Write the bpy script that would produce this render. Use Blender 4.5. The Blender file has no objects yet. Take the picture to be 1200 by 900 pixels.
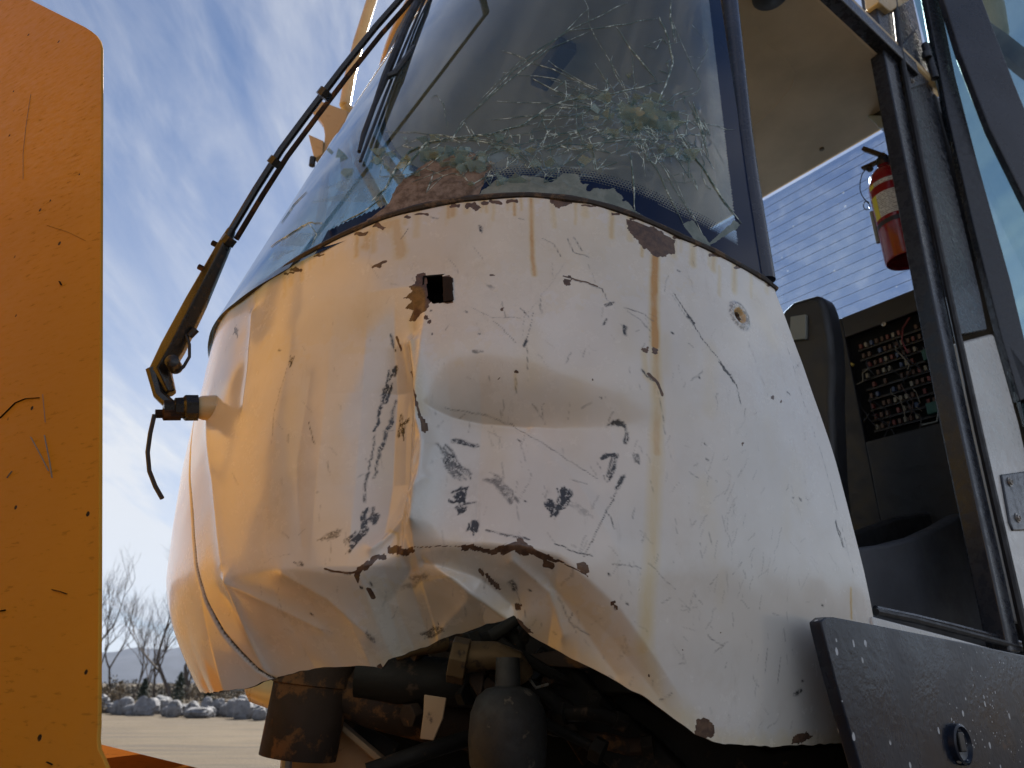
import bpy, math, random
import numpy as np
from mathutils import Vector, Matrix

random.seed(7)
rng = np.random.default_rng(11)
S = bpy.context.scene
COL = S.collection

# ------------------------------------------------------------------ camera
CAM_H = 1.6                                   # eye height over the yard
FPX = 850.0                                   # focal length in pixels of a 1200 px wide frame
PITCH = math.atan(350 / FPX)
cam = bpy.data.cameras.new('camera')
cam_ob = bpy.data.objects.new('camera', cam)
COL.objects.link(cam_ob)
cam.sensor_width = 36.0
cam.lens = FPX / 1200 * 36
cam.clip_start = 0.02
cam.clip_end = 60000
cam_ob.location = (0, 0, CAM_H)
cam_ob.rotation_euler = (math.pi / 2 + PITCH, 0, 0)
cam.dof.use_dof = True
cam.dof.focus_distance = 1.25
cam.dof.aperture_fstop = 6.5
S.camera = cam_ob

# ------------------------------------------------------------------ light
SUN_AZ = math.radians(8)                    # measured from +Y, positive to +X
SUN_EL = math.radians(42)
sun = bpy.data.lights.new('sun', 'SUN')
sun.energy = 5.0
sun.angle = math.radians(0.53)
sun.color = (1.0, 0.95, 0.87)
sun_ob = bpy.data.objects.new('sun', sun)
COL.objects.link(sun_ob)
sdir = Vector((math.sin(SUN_AZ) * math.cos(SUN_EL), math.cos(SUN_AZ) * math.cos(SUN_EL), math.sin(SUN_EL)))
sun_ob.location = sdir * 30
sun_ob.rotation_euler = sdir.to_track_quat('Z', 'Y').to_euler()

W = bpy.data.worlds.new('World')
S.world = W
W.use_nodes = True
wn, wl = W.node_tree.nodes, W.node_tree.links
wn.clear()


def N(nodes, typ, **kw):
    n = nodes.new(typ)
    for k, v in kw.items():
        setattr(n, k, v)
    return n


sky = N(wn, 'ShaderNodeTexSky', sky_type='NISHITA', sun_disc=False, sun_elevation=SUN_EL, sun_rotation=SUN_AZ,
        altitude=1400, air_density=1.0, dust_density=0.25, ozone_density=4.5)
tc = N(wn, 'ShaderNodeTexCoord')
sep = N(wn, 'ShaderNodeSeparateXYZ')
wl.new(tc.outputs['Generated'], sep.inputs[0])


def wmath(op, a, b=None, c=None):
    n = N(wn, 'ShaderNodeMath', operation=op)
    for i, v in enumerate((a, b, c)):
        if v is None:
            continue
        if isinstance(v, (int, float)):
            n.inputs[i].default_value = v
        else:
            wl.new(v, n.inputs[i])
    return n.outputs[0]


zz = wmath('ADD', wmath('MAXIMUM', sep.outputs[2], 0.0), 0.16)
px_ = wmath('DIVIDE', sep.outputs[0], zz)
py_ = wmath('DIVIDE', sep.outputs[1], zz)
cmb = N(wn, 'ShaderNodeCombineXYZ')
wl.new(px_, cmb.inputs[0]); wl.new(py_, cmb.inputs[1])


def wnoise(rot, scl, scale, detail, rough, dist=0.0, off=(0, 0, 0)):
    m = N(wn, 'ShaderNodeMapping')
    m.inputs['Rotation'].default_value = (0, 0, math.radians(rot))
    m.inputs['Scale'].default_value = scl
    m.inputs['Location'].default_value = off
    wl.new(cmb.outputs[0], m.inputs[0])
    t = N(wn, 'ShaderNodeTexNoise')
    t.inputs['Scale'].default_value = scale
    t.inputs['Detail'].default_value = detail
    t.inputs['Roughness'].default_value = rough
    t.inputs['Distortion'].default_value = dist
    wl.new(m.outputs[0], t.inputs['Vector'])
    return t.outputs['Fac']


def wramp(x, lo, hi):
    n = N(wn, 'ShaderNodeMapRange', interpolation_type='SMOOTHSTEP')
    wl.new(x, n.inputs[0])
    n.inputs[1].default_value = lo; n.inputs[2].default_value = hi
    return n.outputs[0]


streak = wramp(wnoise(58, (1.0, 0.22, 1), 2.6, 8, 0.62, 0.6), 0.36, 0.72)
broad = wramp(wnoise(20, (1.0, 0.6, 1), 0.9, 4, 0.55, 0.3, (0.6, 2.9, 0)), 0.30, 0.66)
fine = wramp(wnoise(52, (1.0, 0.3, 1), 7.0, 6, 0.65, 0.4, (1.3, 0, 0)), 0.35, 0.75)
low = wramp(sep.outputs[2], 0.72, 0.10)
cl = wmath('MULTIPLY', wmath('ADD', wmath('MULTIPLY', streak, 0.7), wmath('MULTIPLY', fine, 0.3)), wmath('ADD', wmath('MULTIPLY', broad, 0.95), 0.08))
cl = wmath('MINIMUM', wmath('ADD', cl, wmath('MULTIPLY', low, 0.6)), 0.92)
# a contrail: a thin straight cloud along a great circle
def wdot(v):
    n = N(wn, 'ShaderNodeVectorMath', operation='DOT_PRODUCT')
    wl.new(tc.outputs['Generated'], n.inputs[0]); n.inputs[1].default_value = v
    return n.outputs['Value']


sunv = wdot(tuple(sdir))
glow = wramp(sunv, 0.72, 1.02)
cmix = N(wn, 'ShaderNodeMixRGB')
cmix.inputs[2].default_value = (8.0, 8.15, 8.4, 1)
tint = N(wn, 'ShaderNodeMixRGB', blend_type='MULTIPLY')
tint.inputs[0].default_value = 1.0; tint.inputs[2].default_value = (0.86, 0.97, 1.06, 1)
wl.new(sky.outputs[0], tint.inputs[1])
wl.new(tint.outputs[0], cmix.inputs[1])
CLOUD = (cmix, cl, glow)
bg = N(wn, 'ShaderNodeBackground')
bg.inputs[1].default_value = 0.05
wo = N(wn, 'ShaderNodeOutputWorld')
wl.new(cmix.outputs[0], bg.inputs[0])
wl.new(bg.outputs[0], wo.inputs[0])

S.view_settings.view_transform = 'Standard'
S.view_settings.look = 'None'
S.view_settings.gamma = 1.0
S.view_settings.use_curve_mapping = False
S.view_settings.exposure = 1.10

# ------------------------------------------------------------------ camera geometry used to measure the place
CT, ST = math.cos(PITCH), math.sin(PITCH)


def ray(u, v):
    u = np.asarray(u, float); v = np.asarray(v, float)
    x = (u - 600) / FPX; y = (450 - v) / FPX
    return np.stack([x, CT - y * ST, ST + y * CT], -1)


def wdir(u, v):
    d = ray(u, v); return d / np.linalg.norm(d)


# contrail between two directions
d1, d2 = wdir(122, 632), wdir(186, 702)
nrm = np.cross(d1, d2); nrm /= np.linalg.norm(nrm)
mid = d1 + d2; mid /= np.linalg.norm(mid)
across = wmath('ABSOLUTE', wdot(tuple(nrm)))
line = wramp(across, 0.0052, 0.001)
along = wramp(wdot(tuple(mid)), math.cos(0.062), math.cos(0.040))
cl2 = wmath('MAXIMUM', cl, wmath('MULTIPLY', wmath('MULTIPLY', line, along), 0.85))
cl2 = wmath('MINIMUM', wmath('ADD', cl2, wmath('MULTIPLY', glow, 0.10)), 0.95)
wl.new(cl2, cmix.inputs[0])

# cab axes (all cab numbers are relative to the camera eye; CAM_H is added when meshes are built)
PSI = math.radians(53)
CF = np.array([-math.sin(PSI), -math.cos(PSI)])     # cab forward
CL = np.array([math.cos(PSI), -math.sin(PSI)])      # cab right-hand side
CC = np.array([-0.011, 1.843])
R = 0.759
ZS = 0.7845                                         # sill height


def cabp(a, b, z):
    a, b, z = np.broadcast_arrays(np.asarray(a, float), np.asarray(b, float), np.asarray(z, float))
    return np.stack([CC[0] + a * CF[0] + b * CL[0], CC[1] + a * CF[1] + b * CL[1], z], -1)


def tocab(p):
    q0 = p[..., 0] - CC[0]; q1 = p[..., 1] - CC[1]
    return q0 * CF[0] + q1 * CF[1], q0 * CL[0] + q1 * CL[1], p[..., 2]


def Pb(u, v, b):
    d = ray(u, v); return d * ((b + CC @ CL) / (d[:2] @ CL))


def Pa(u, v, a):
    d = ray(u, v); return d * ((a + CC @ CF) / (d[:2] @ CF))


def Pz(u, v, z):
    d = ray(u, v); return d * (z / d[2])


def Py(u, v, y):
    d = ray(u, v); return d * (y / d[1])


UP = np.array([0, 0, 1.0])
F3 = np.array([CF[0], CF[1], 0.0]); L3 = np.array([CL[0], CL[1], 0.0])


# ------------------------------------------------------------------ materials
def mat(name, color=(0.5, 0.5, 0.5), rough=0.5, metal=0.0, spec=0.5):
    m = bpy.data.materials.new(name)
    m.use_nodes = True
    b = m.node_tree.nodes['Principled BSDF']
    b.inputs['Base Color'].default_value = (*color, 1)
    b.inputs['Roughness'].default_value = rough
    b.inputs['Metallic'].default_value = metal
    b.inputs['Specular IOR Level'].default_value = spec
    return m


class G:
    """small node helper for one material"""
    def __init__(s, m):
        s.m = m; s.n = m.node_tree.nodes; s.l = m.node_tree.links
        s.b = s.n.get('Principled BSDF'); s.out = s.n['Material Output']
        s.tc = s.n.new('ShaderNodeTexCoord')

    def noise(s, scale, detail=4, rough=0.55, vec=None, scl=None, dist=0, loc=(0, 0, 0), rot=(0, 0, 0)):
        v = vec or s.tc.outputs['Object']
        if scl or rot != (0, 0, 0) or loc != (0, 0, 0):
            mp = s.n.new('ShaderNodeMapping'); s.l.new(v, mp.inputs[0])
            mp.inputs['Scale'].default_value = scl or (1, 1, 1); mp.inputs['Location'].default_value = loc
            mp.inputs['Rotation'].default_value = rot
            v = mp.outputs[0]
        t = s.n.new('ShaderNodeTexNoise'); s.l.new(v, t.inputs['Vector'])
        t.inputs['Scale'].default_value = scale; t.inputs['Detail'].default_value = detail
        t.inputs['Roughness'].default_value = rough; t.inputs['Distortion'].default_value = dist
        return t.outputs['Fac']

    def vor(s, scale, feature='F1', scl=None):
        v = s.tc.outputs['Object']
        if scl:
            mp = s.n.new('ShaderNodeMapping'); s.l.new(v, mp.inputs[0]); mp.inputs['Scale'].default_value = scl; v = mp.outputs[0]
        t = s.n.new('ShaderNodeTexVoronoi'); t.feature = feature; s.l.new(v, t.inputs['Vector'])
        t.inputs['Scale'].default_value = scale
        return t.outputs['Distance'], t.outputs['Color'] if feature == 'F1' else None

    def ramp(s, x, lo, hi, a=0.0, b=1.0):
        n = s.n.new('ShaderNodeMapRange'); n.interpolation_type = 'SMOOTHSTEP'; s.l.new(x, n.inputs[0])
        for i, v in enumerate((lo, hi, a, b)):
            n.inputs[i + 1].default_value = v
        return n.outputs[0]

    def math(s, op, a, b=None):
        n = s.n.new('ShaderNodeMath'); n.operation = op
        for i, v in enumerate((a, b)):
            if v is None: continue
            if isinstance(v, (int, float)): n.inputs[i].default_value = v
            else: s.l.new(v, n.inputs[i])
        return n.outputs[0]

    def mix(s, fac, a, b):
        n = s.n.new('ShaderNodeMixRGB')
        for i, v in enumerate((fac, a, b)):
            if isinstance(v, (int, float)): n.inputs[i].default_value = v
            elif isinstance(v, tuple): n.inputs[i].default_value = (*v, 1)
            else: s.l.new(v, n.inputs[i])
        return n.outputs[0]

    def attr(s, name):
        n = s.n.new('ShaderNodeAttribute'); n.attribute_name = name
        return n.outputs['Fac']

    def bump(s, h, strength=0.3, dist=0.01):
        n = s.n.new('ShaderNodeBump'); s.l.new(h, n.inputs['Height'])
        n.inputs['Strength'].default_value = strength; n.inputs['Distance'].default_value = dist
        s.l.new(n.outputs[0], s.b.inputs['Normal'])

    def set(s, color=None, rough=None):
        if color is not None: s.l.new(color, s.b.inputs['Base Color'])
        if rough is not None: s.l.new(rough, s.b.inputs['Roughness'])


def worn(name, color, rough=0.45, wear=(0.10, 0.05, 0.03), amount=0.62, scale=22, var=0.25, bump=0.15, rvar=0.15, metal=0.0):
    """paint or plastic with uneven tone, dirt and small worn spots"""
    m = mat(name, color, rough, metal); g = G(m)
    n1 = g.noise(3.5, 5); n2 = g.noise(scale, 8, 0.65); n3 = g.noise(90, 3)
    dark = tuple(c * (1 - var) for c in color); lite = tuple(min(1, c * (1 + var * 0.5)) for c in color)
    c = g.mix(g.ramp(n1, 0.3, 0.7), dark, lite)
    c = g.mix(g.ramp(n2, amount, amount + 0.09), c, wear)
    g.set(c, g.ramp(n2, 0.3, 0.8, max(0.05, rough - rvar), min(1, rough + rvar)))
    g.bump(g.math('ADD', n2, g.math('MULTIPLY', n3, 0.3)), bump, 0.004)
    return m


# yellow machine paint, chipped, with short horizontal scuffs
def yellow_mat(name, col, spec=0.08):
    m = mat(name, col, 0.42, 0, spec); g = G(m)
    n1 = g.noise(2.2, 5)
    c = g.mix(g.ramp(n1, 0.3, 0.7), tuple(x * 0.93 for x in col), tuple(x * 1.04 for x in col))
    fl = g.noise(34, 5, 0.6, scl=(1.0, 1.0, 4.5), rot=(0, math.radians(18), 0))
    c = g.mix(g.ramp(fl, 0.60, 0.70, 0, 0.5), c, tuple(x * 0.45 for x in col))
    ds = g.noise(1.7, 6, 0.7)
    c = g.mix(g.ramp(ds, 0.5, 0.8, 0, 0.10), c, (0.42, 0.33, 0.22))
    d, _ = g.vor(17)
    nb = g.noise(60, 3)
    ch = g.math('MULTIPLY', g.ramp(g.math('ADD', d, g.math('MULTIPLY', nb, 0.10)), 0.125, 0.105), g.ramp(g.noise(4.1, 3, loc=(4, 2, 1)), 0.44, 0.48))
    c = g.mix(ch, c, (0.02, 0.015, 0.012))
    g.set(c, g.ramp(fl, 0.3, 0.75, 0.34, 0.6))
    hh = g.math('SUBTRACT', g.math('MULTIPLY', g.noise(170, 2), 0.25), ch)
    g.bump(hh, 0.25, 0.002)
    return m


M = {}
M['yellow'] = yellow_mat('yellow_paint', (0.53, 0.255, 0.028))
M['orange'] = yellow_mat('orange_paint', (0.13, 0.042, 0.008), 0.0)
M['cream'] = worn('cream_paint', (0.55, 0.40, 0.20), 0.4, (0.3, 0.2, 0.1), 0.75)
M['white'] = worn('white_paint', (0.62, 0.60, 0.56), 0.35, (0.12, 0.06, 0.03), 0.7, 30, 0.12)
M['navy'] = worn('navy_frame_paint', (0.022, 0.025, 0.034), 0.32, (0.16, 0.17, 0.19), 0.76, 40, 0.12, 0.03)
M['rubber'] = worn('black_rubber', (0.016, 0.016, 0.018), 0.6, (0.05, 0.045, 0.04), 0.66, 35)
M['black'] = worn('black_plastic', (0.018, 0.018, 0.020), 0.5, (0.05, 0.05, 0.05), 0.7, 25)
M['wiper'] = worn('wiper_black', (0.014, 0.013, 0.013), 0.35, (0.09, 0.045, 0.02), 0.60, 40)
M['ruststeel'] = worn('rusty_steel', (0.030, 0.020, 0.015), 0.8, (0.10, 0.048, 0.020), 0.53, 18, 0.4, 0.5)
M['oily'] = worn('oily_black_steel', (0.010, 0.009, 0.008), 0.65, (0.045, 0.03, 0.02), 0.58, 16, 0.4, 0.4)
M['brass'] = worn('dirty_brass', (0.09, 0.058, 0.03), 0.6, (0.03, 0.022, 0.017), 0.55, 30, 0.4, 0.3, metal=0.4)
M['tan'] = worn('tan_strap', (0.23, 0.15, 0.085), 0.8, (0.06, 0.04, 0.03), 0.62, 20)
M['console'] = worn('grey_console_plastic', (0.060, 0.064, 0.075), 0.55, (0.15, 0.15, 0.16), 0.72, 12, 0.25, 0.1)
M['headliner'] = worn('beige_headliner', (0.52, 0.43, 0.31), 0.95, (0.40, 0.33, 0.23), 0.72, 60, 0.18, 0.2)
M['bolt'] = worn('zinc_bolt', (0.32, 0.30, 0.27), 0.45, (0.22, 0.10, 0.04), 0.55, 60, 0.3, 0.2, metal=0.7)
M['red'] = worn('red_enamel', (0.24, 0.008, 0.010), 0.22, (0.12, 0.006, 0.006), 0.7, 20, 0.2, 0.03)
M['label'] = mat('printed_label', (0.6, 0.6, 0.58), 0.5)
g = G(M['label'])
wv = g.n.new('ShaderNodeTexWave'); wv.bands_direction = 'Z'; wv.inputs['Scale'].default_value = 46; wv.inputs['Distortion'].default_value = 0.0
g.l.new(g.tc.outputs['Object'], wv.inputs['Vector'])
g.set(g.mix(g.math('MULTIPLY', g.ramp(wv.outputs['Fac'], 0.55, 0.7), g.ramp(g.noise(140, 2), 0.42, 0.5)), (0.6, 0.6, 0.58), (0.16, 0.15, 0.15)))
M['labelyellow'] = mat('yellow_label', (0.65, 0.58, 0.05), 0.45)
M['seat'] = worn('black_seat_vinyl', (0.020, 0.021, 0.025), 0.5, (0.05, 0.05, 0.06), 0.7, 14, 0.2, 0.2)
M['greypad'] = mat('grey_pad', (0.22, 0.23, 0.21), 0.5)
M['chrome'] = mat('bright_steel', (0.6, 0.6, 0.6), 0.25, 1.0)
M['redwire'] = mat('red_wire', (0.16, 0.015, 0.015), 0.5)
M['yellowwire'] = mat('yellow_wire', (0.55, 0.42, 0.10), 0.5)
M['greenconn'] = mat('green_connector', (0.02, 0.09, 0.07), 0.5)
M['fuse0'] = mat('fuse_brown', (0.09, 0.045, 0.03), 0.4)
M['fuse1'] = mat('fuse_red', (0.15, 0.035, 0.03), 0.4)
M['fuse2'] = mat('fuse_blue', (0.05, 0.08, 0.15), 0.4)
M['fuse3'] = mat('fuse_pale', (0.25, 0.22, 0.16), 0.4)
M['dark'] = mat('flat_black', (0.008, 0.008, 0.008), 0.9)  # near-black for gouges, recesses and hidden floors
M['tyre'] = worn('tyre_rubber', (0.025, 0.024, 0.022), 0.85, (0.12, 0.10, 0.08), 0.55, 12, 0.3, 0.5)

for _k in ('oily', 'ruststeel', 'brass', 'dark'):
    M[_k].node_tree.nodes['Principled BSDF'].inputs['Specular IOR Level'].default_value = 0.12
# dark navy fender steel: glossy, orange peel, pale chips
M['fender'] = mat('fender_navy', (0.026, 0.031, 0.042), 0.22, 0, 0.3); g = G(M['fender'])
d, _ = g.vor(34, scl=(1, 1, 0.62)); nb = g.noise(80, 2)
chip = g.math('MULTIPLY', g.ramp(g.math('ADD', d, g.math('MULTIPLY', nb, 0.16)), 0.205, 0.185), g.ramp(g.noise(9, 3), 0.42, 0.47))
d2_, _ = g.vor(75); chip2 = g.math('MULTIPLY', g.ramp(d2_, 0.13, 0.10), g.ramp(g.noise(5, 3, loc=(3, 1, 0)), 0.52, 0.58))
c = g.mix(g.ramp(g.noise(4, 5), 0.3, 0.7), (0.010, 0.014, 0.025), (0.022, 0.029, 0.045))
c = g.mix(g.ramp(g.noise(7, 7, 0.7), 0.66, 0.72), c, (0.075, 0.045, 0.035))
c = g.mix(g.math('MAXIMUM', chip, chip2), c, (0.48, 0.50, 0.52))
g.set(c, g.ramp(g.noise(10, 5), 0.3, 0.7, 0.17, 0.34))
g.bump(g.math('ADD', g.noise(75, 2), g.math('MULTIPLY', g.noise(6, 2), 2.0)), 0.16, 0.004)

# painted front panel: white clear-coated paint with rust, drips, scuffs read from the wear layers on the sheet
M['panel'] = mat('white_cab_paint', (0.7, 0.69, 0.67), 0.2); g = G(M['panel'])
n1 = g.noise(3, 6, 0.6); n2 = g.noise(34, 8, 0.7); n3 = g.noise(150, 3)
c = g.mix(g.ramp(n1, 0.28, 0.72), (0.63, 0.605, 0.555), (0.74, 0.72, 0.68))
c = g.mix(g.ramp(g.noise(6, 7, 0.72, loc=(2, 5, 1)), 0.5, 0.78, 0, 0.32), c, (0.45, 0.38, 0.28))
vs = g.noise(26, 6, 0.7, scl=(1, 1, 0.16))
c = g.mix(g.ramp(vs, 0.60, 0.78, 0, 0.35), c, (0.36, 0.33, 0.29))
c = g.mix(g.ramp(n2, 0.69, 0.74, 0, 0.5), c, (0.25, 0.22, 0.19))
stain = g.attr('stain')
st_ = g.math('MULTIPLY', stain, g.ramp(g.noise(40, 5, 0.6, scl=(1, 1, 0.3)), 0.2, 0.6, 0.75, 1.1))
c = g.mix(g.math('MINIMUM', st_, 0.92), c, g.mix(g.ramp(st_, 0.35, 0.9), (0.62, 0.46, 0.10), (0.50, 0.235, 0.012)))
scuff = g.attr('scuff')
sc_ = g.math('MULTIPLY', scuff, g.ramp(g.noise(150, 4, 0.65), 0.34, 0.52, 0.25, 1.0))
sc_ = g.math('MINIMUM', g.math('MULTIPLY', sc_, 1.7), 1.0)
c = g.mix(sc_, c, (0.020, 0.019, 0.021))
rust = g.attr('rust')
ru_ = g.ramp(g.math('ADD', rust, g.math('MULTIPLY', g.math('SUBTRACT', g.noise(110, 5, 0.7), 0.5), 0.6)), 0.42, 0.58)
c = g.mix(ru_, c, g.mix(g.ramp(g.noise(70, 6, 0.7), 0.35, 0.65), (0.060, 0.030, 0.018), (0.135, 0.075, 0.042)))
r_ = g.ramp(n1, 0.3, 0.7, 0.16, 0.28)
r_ = g.math('ADD', r_, g.math('MULTIPLY', g.ramp(n2, 0.45, 0.75), 0.12))
r_ = g.math('ADD', r_, g.math('MULTIPLY', g.math('MAXIMUM', ru_, g.math('MULTIPLY', sc_, 0.5)), 0.6))
g.set(c, r_)
g.b.inputs['Coat Weight'].default_value = 0.75
g.b.inputs['Coat Roughness'].default_value = 0.14
g.bump(g.math('SUBTRACT', g.math('ADD', g.math('MULTIPLY', n3, 0.10), g.math('MULTIPLY', g.noise(14, 3), 0.35)), g.math('MULTIPLY', ru_, g.noise(120, 4))), 0.18, 0.004)


def glass_mat(name, tint, rough=0.0, reflect=1.0):
    m = bpy.data.materials.new(name); m.use_nodes = True
    nt = m.node_tree; n = nt.nodes; l = nt.links
    n.remove(n['Principled BSDF'])
    tr = n.new('ShaderNodeBsdfTransparent'); tr.inputs[0].default_value = (*tint, 1)
    gl = n.new('ShaderNodeBsdfGlossy'); gl.inputs['Roughness'].default_value = rough
    ge = n.new('ShaderNodeNewGeometry'); dp = n.new('ShaderNodeVectorMath'); dp.operation = 'DOT_PRODUCT'
    l.new(ge.outputs['Normal'], dp.inputs[0]); l.new(ge.outputs['Incoming'], dp.inputs[1])

    def mm(op, a, b=None):
        q = n.new('ShaderNodeMath'); q.operation = op
        for i_, v_ in enumerate((a, b)):
            if v_ is None: continue
            if isinstance(v_, (int, float)): q.inputs[i_].default_value = v_
            else: l.new(v_, q.inputs[i_])
        return q
    ab = mm('ABSOLUTE', dp.outputs['Value']); om = mm('SUBTRACT', 1.0, ab.outputs[0]); pw = mm('POWER', om.outputs[0], 4.5)
    fr = mm('ADD', mm('MULTIPLY', pw.outputs[0], 0.94).outputs[0], 0.055)
    k = n.new('ShaderNodeMath'); k.operation = 'MULTIPLY'; k.inputs[1].default_value = reflect
    mx = n.new('ShaderNodeMixShader')
    l.new(fr.outputs[0], k.inputs[0]); l.new(k.outputs[0], mx.inputs[0])
    l.new(tr.outputs[0], mx.inputs[1]); l.new(gl.outputs[0], mx.inputs[2])
    l.new(mx.outputs[0], n['Material Output'].inputs[0])
    return m, mx, tr, gl


M['sideglass'], _, _, _ = glass_mat('tinted_side_glass', (0.55, 0.68, 0.70))
M['clearglass'], _, _, _ = glass_mat('clear_side_glass', (0.92, 0.95, 0.96))
M['shard'], mxs, _, _ = glass_mat('greenish_shard_glass', (0.80, 0.90, 0.88), 0.15, 0.7)
_n = M['shard'].node_tree.nodes; _l = M['shard'].node_tree.links
_d = _n.new('ShaderNodeBsdfDiffuse'); _d.inputs[0].default_value = (0.42, 0.52, 0.52, 1)
_m = _n.new('ShaderNodeMixShader'); _m.inputs[0].default_value = 0.35
_l.new(mxs.outputs[0], _m.inputs[1]); _l.new(_d.outputs[0], _m.inputs[2]); _l.new(_m.outputs[0], _n['Material Output'].inputs[0])


def add_layer(m, mx_prev, fac_attr, color, rough, scale=None, lo=0.4, hi=0.6, maxf=1.0):
    """opaque layer (frit, dried glue, dust tinted sky blue) over a glass material, where the attribute is set"""
    g = G.__new__(G); g.m = m; g.n = m.node_tree.nodes; g.l = m.node_tree.links; g.out = g.n['Material Output']; g.b = None
    g.tc = g.n.new('ShaderNodeTexCoord')
    p = g.n.new('ShaderNodeBsdfPrincipled')
    p.inputs['Roughness'].default_value = rough
    p.inputs['Specular IOR Level'].default_value = 0.10 if fac_attr == 'frit' else 0.25
    f = g.attr(fac_attr)
    if fac_attr == 'frit':        # printed dots fading out above the black band
        gv = g.math('DIVIDE', g.math('SUBTRACT', g.attr('gv'), 0.060), 0.0056); row = g.math('FLOOR', gv)
        gu = g.math('ADD', g.math('DIVIDE', g.attr('gu'), 0.0064), g.math('MULTIPLY', g.math('MODULO', row, 2.0), 0.5))
        fx = g.math('SUBTRACT', g.math('FRACT', gu), 0.5); fz = g.math('SUBTRACT', g.math('FRACT', gv), 0.5)
        rr0 = g.math('SQRT', g.math('ADD', g.math('MULTIPLY', fx, fx), g.math('MULTIPLY', fz, fz)))
        lim = g.math('SUBTRACT', 0.50, g.math('MULTIPLY', row, 0.075))
        dots = g.math('MULTIPLY', g.math('LESS_THAN', rr0, lim), g.math('MULTIPLY', g.math('GREATER_THAN', gv, 0.0), g.math('LESS_THAN', gv, 5.0)))
        f = g.math('MAXIMUM', f, g.math('MULTIPLY', dots, g.attr('dotzone')))
    if scale and fac_attr == 'milk_glare':
        f = g.math('MULTIPLY', f, g.ramp(g.noise(scale, 5, 0.65), .2, .8, .5, 1.3))
    elif scale:
        f = g.math('ADD', f, g.math('MULTIPLY', g.math('SUBTRACT', g.noise(scale, 5, 0.65), 0.5), 0.7))
    f = g.ramp(f, lo, hi, 0, maxf)
    if isinstance(color, tuple) and isinstance(color[0], tuple):
        cc = g.mix(g.ramp(g.noise(45, 7, 0.7), 0.35, 0.65), color[0], color[1])
        g.l.new(cc, p.inputs['Base Color'])
    else:
        p.inputs['Base Color'].default_value = (*color, 1)
    top = p.outputs[0]
    if fac_attr in ('film', 'milk_glare'):
        tl_ = g.n.new('ShaderNodeBsdfTranslucent'); tl_.inputs[0].default_value = (*color, 1)
        mt = g.n.new('ShaderNodeMixShader'); mt.inputs[0].default_value = 0.5
        g.l.new(top, mt.inputs[1]); g.l.new(tl_.outputs[0], mt.inputs[2]); top = mt.outputs[0]
    mx = g.n.new('ShaderNodeMixShader')
    g.l.new(f, mx.inputs[0]); g.l.new(mx_prev.outputs[0], mx.inputs[1]); g.l.new(top, mx.inputs[2])
    g.l.new(mx.outputs[0], g.out.inputs[0])
    return mx


M['windshield'], mx, _, _ = glass_mat('tinted_windshield', (0.52, 0.66, 0.70), 0.0, 2.1)
mx = add_layer(M['windshield'], mx, 'film', (0.13, 0.27, 0.42), 0.5, 6, -.2, 1.2, 0.17)  # thin dust film carries the blue of reflected sky in its colour
mx = add_layer(M['windshield'], mx, 'frit', (0.008, 0.018, 0.055), 0.1, None, 0.35, 0.65)
mx = add_layer(M['windshield'], mx, 'milk_glare', (0.30, 0.42, 0.48), 0.35, 30, 0.1, 1.2, 0.5)
mx = add_layer(M['windshield'], mx, 'glue', ((0.16, 0.20, 0.19), (0.24, 0.28, 0.26)), 0.7, 25, 0.42, 0.55, 0.95)
mx = add_layer(M['windshield'], mx, 'brown', ((0.10, 0.075, 0.06), (0.25, 0.205, 0.175)), 0.85, 60, 0.40, 0.55)

M['rearglass'], mx, _, _ = glass_mat('dusty_rear_glass', (0.55, 0.63, 0.74))
gg = G.__new__(G); gg.m = M['rearglass']; gg.n = gg.m.node_tree.nodes; gg.l = gg.m.node_tree.links; gg.out = gg.n['Material Output']; gg.b = None; gg.tc = gg.n.new('ShaderNodeTexCoord')
dd, _ = gg.vor(24); sp = gg.math('MULTIPLY', gg.ramp(dd, 0.13, 0.05), gg.ramp(gg.noise(8, 4), 0.54, 0.66))
sp = gg.math('ADD', gg.math('MULTIPLY', sp, 0.45), gg.ramp(gg.noise(14, 7, 0.75), 0.4, 0.8, 0.01, 0.08))
tl = gg.n.new('ShaderNodeBsdfTranslucent'); tl.inputs[0].default_value = (0.8, 0.8, 0.78, 1)
mx2 = gg.n.new('ShaderNodeMixShader'); gg.l.new(sp, mx2.inputs[0]); gg.l.new(mx.outputs[0], mx2.inputs[1]); gg.l.new(tl.outputs[0], mx2.inputs[2])
gg.l.new(mx2.outputs[0], gg.out.inputs[0])

M['crack'] = mat('fractured_glass_edge', (0.62, 0.72, 0.70), 0.12)
g = G(M['crack']); g.set(g.mix(g.ramp(g.noise(45, 5, .7), 0.46, 0.66), (0.09, 0.15, 0.14), (0.74, 0.88, 0.84)))  # pale noise patches paint bright glints into the crack colour


# ------------------------------------------------------------------ mesh helpers
def unit(v):
    v = np.asarray(v, float); return v / (np.linalg.norm(v) + 1e-12)


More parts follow.
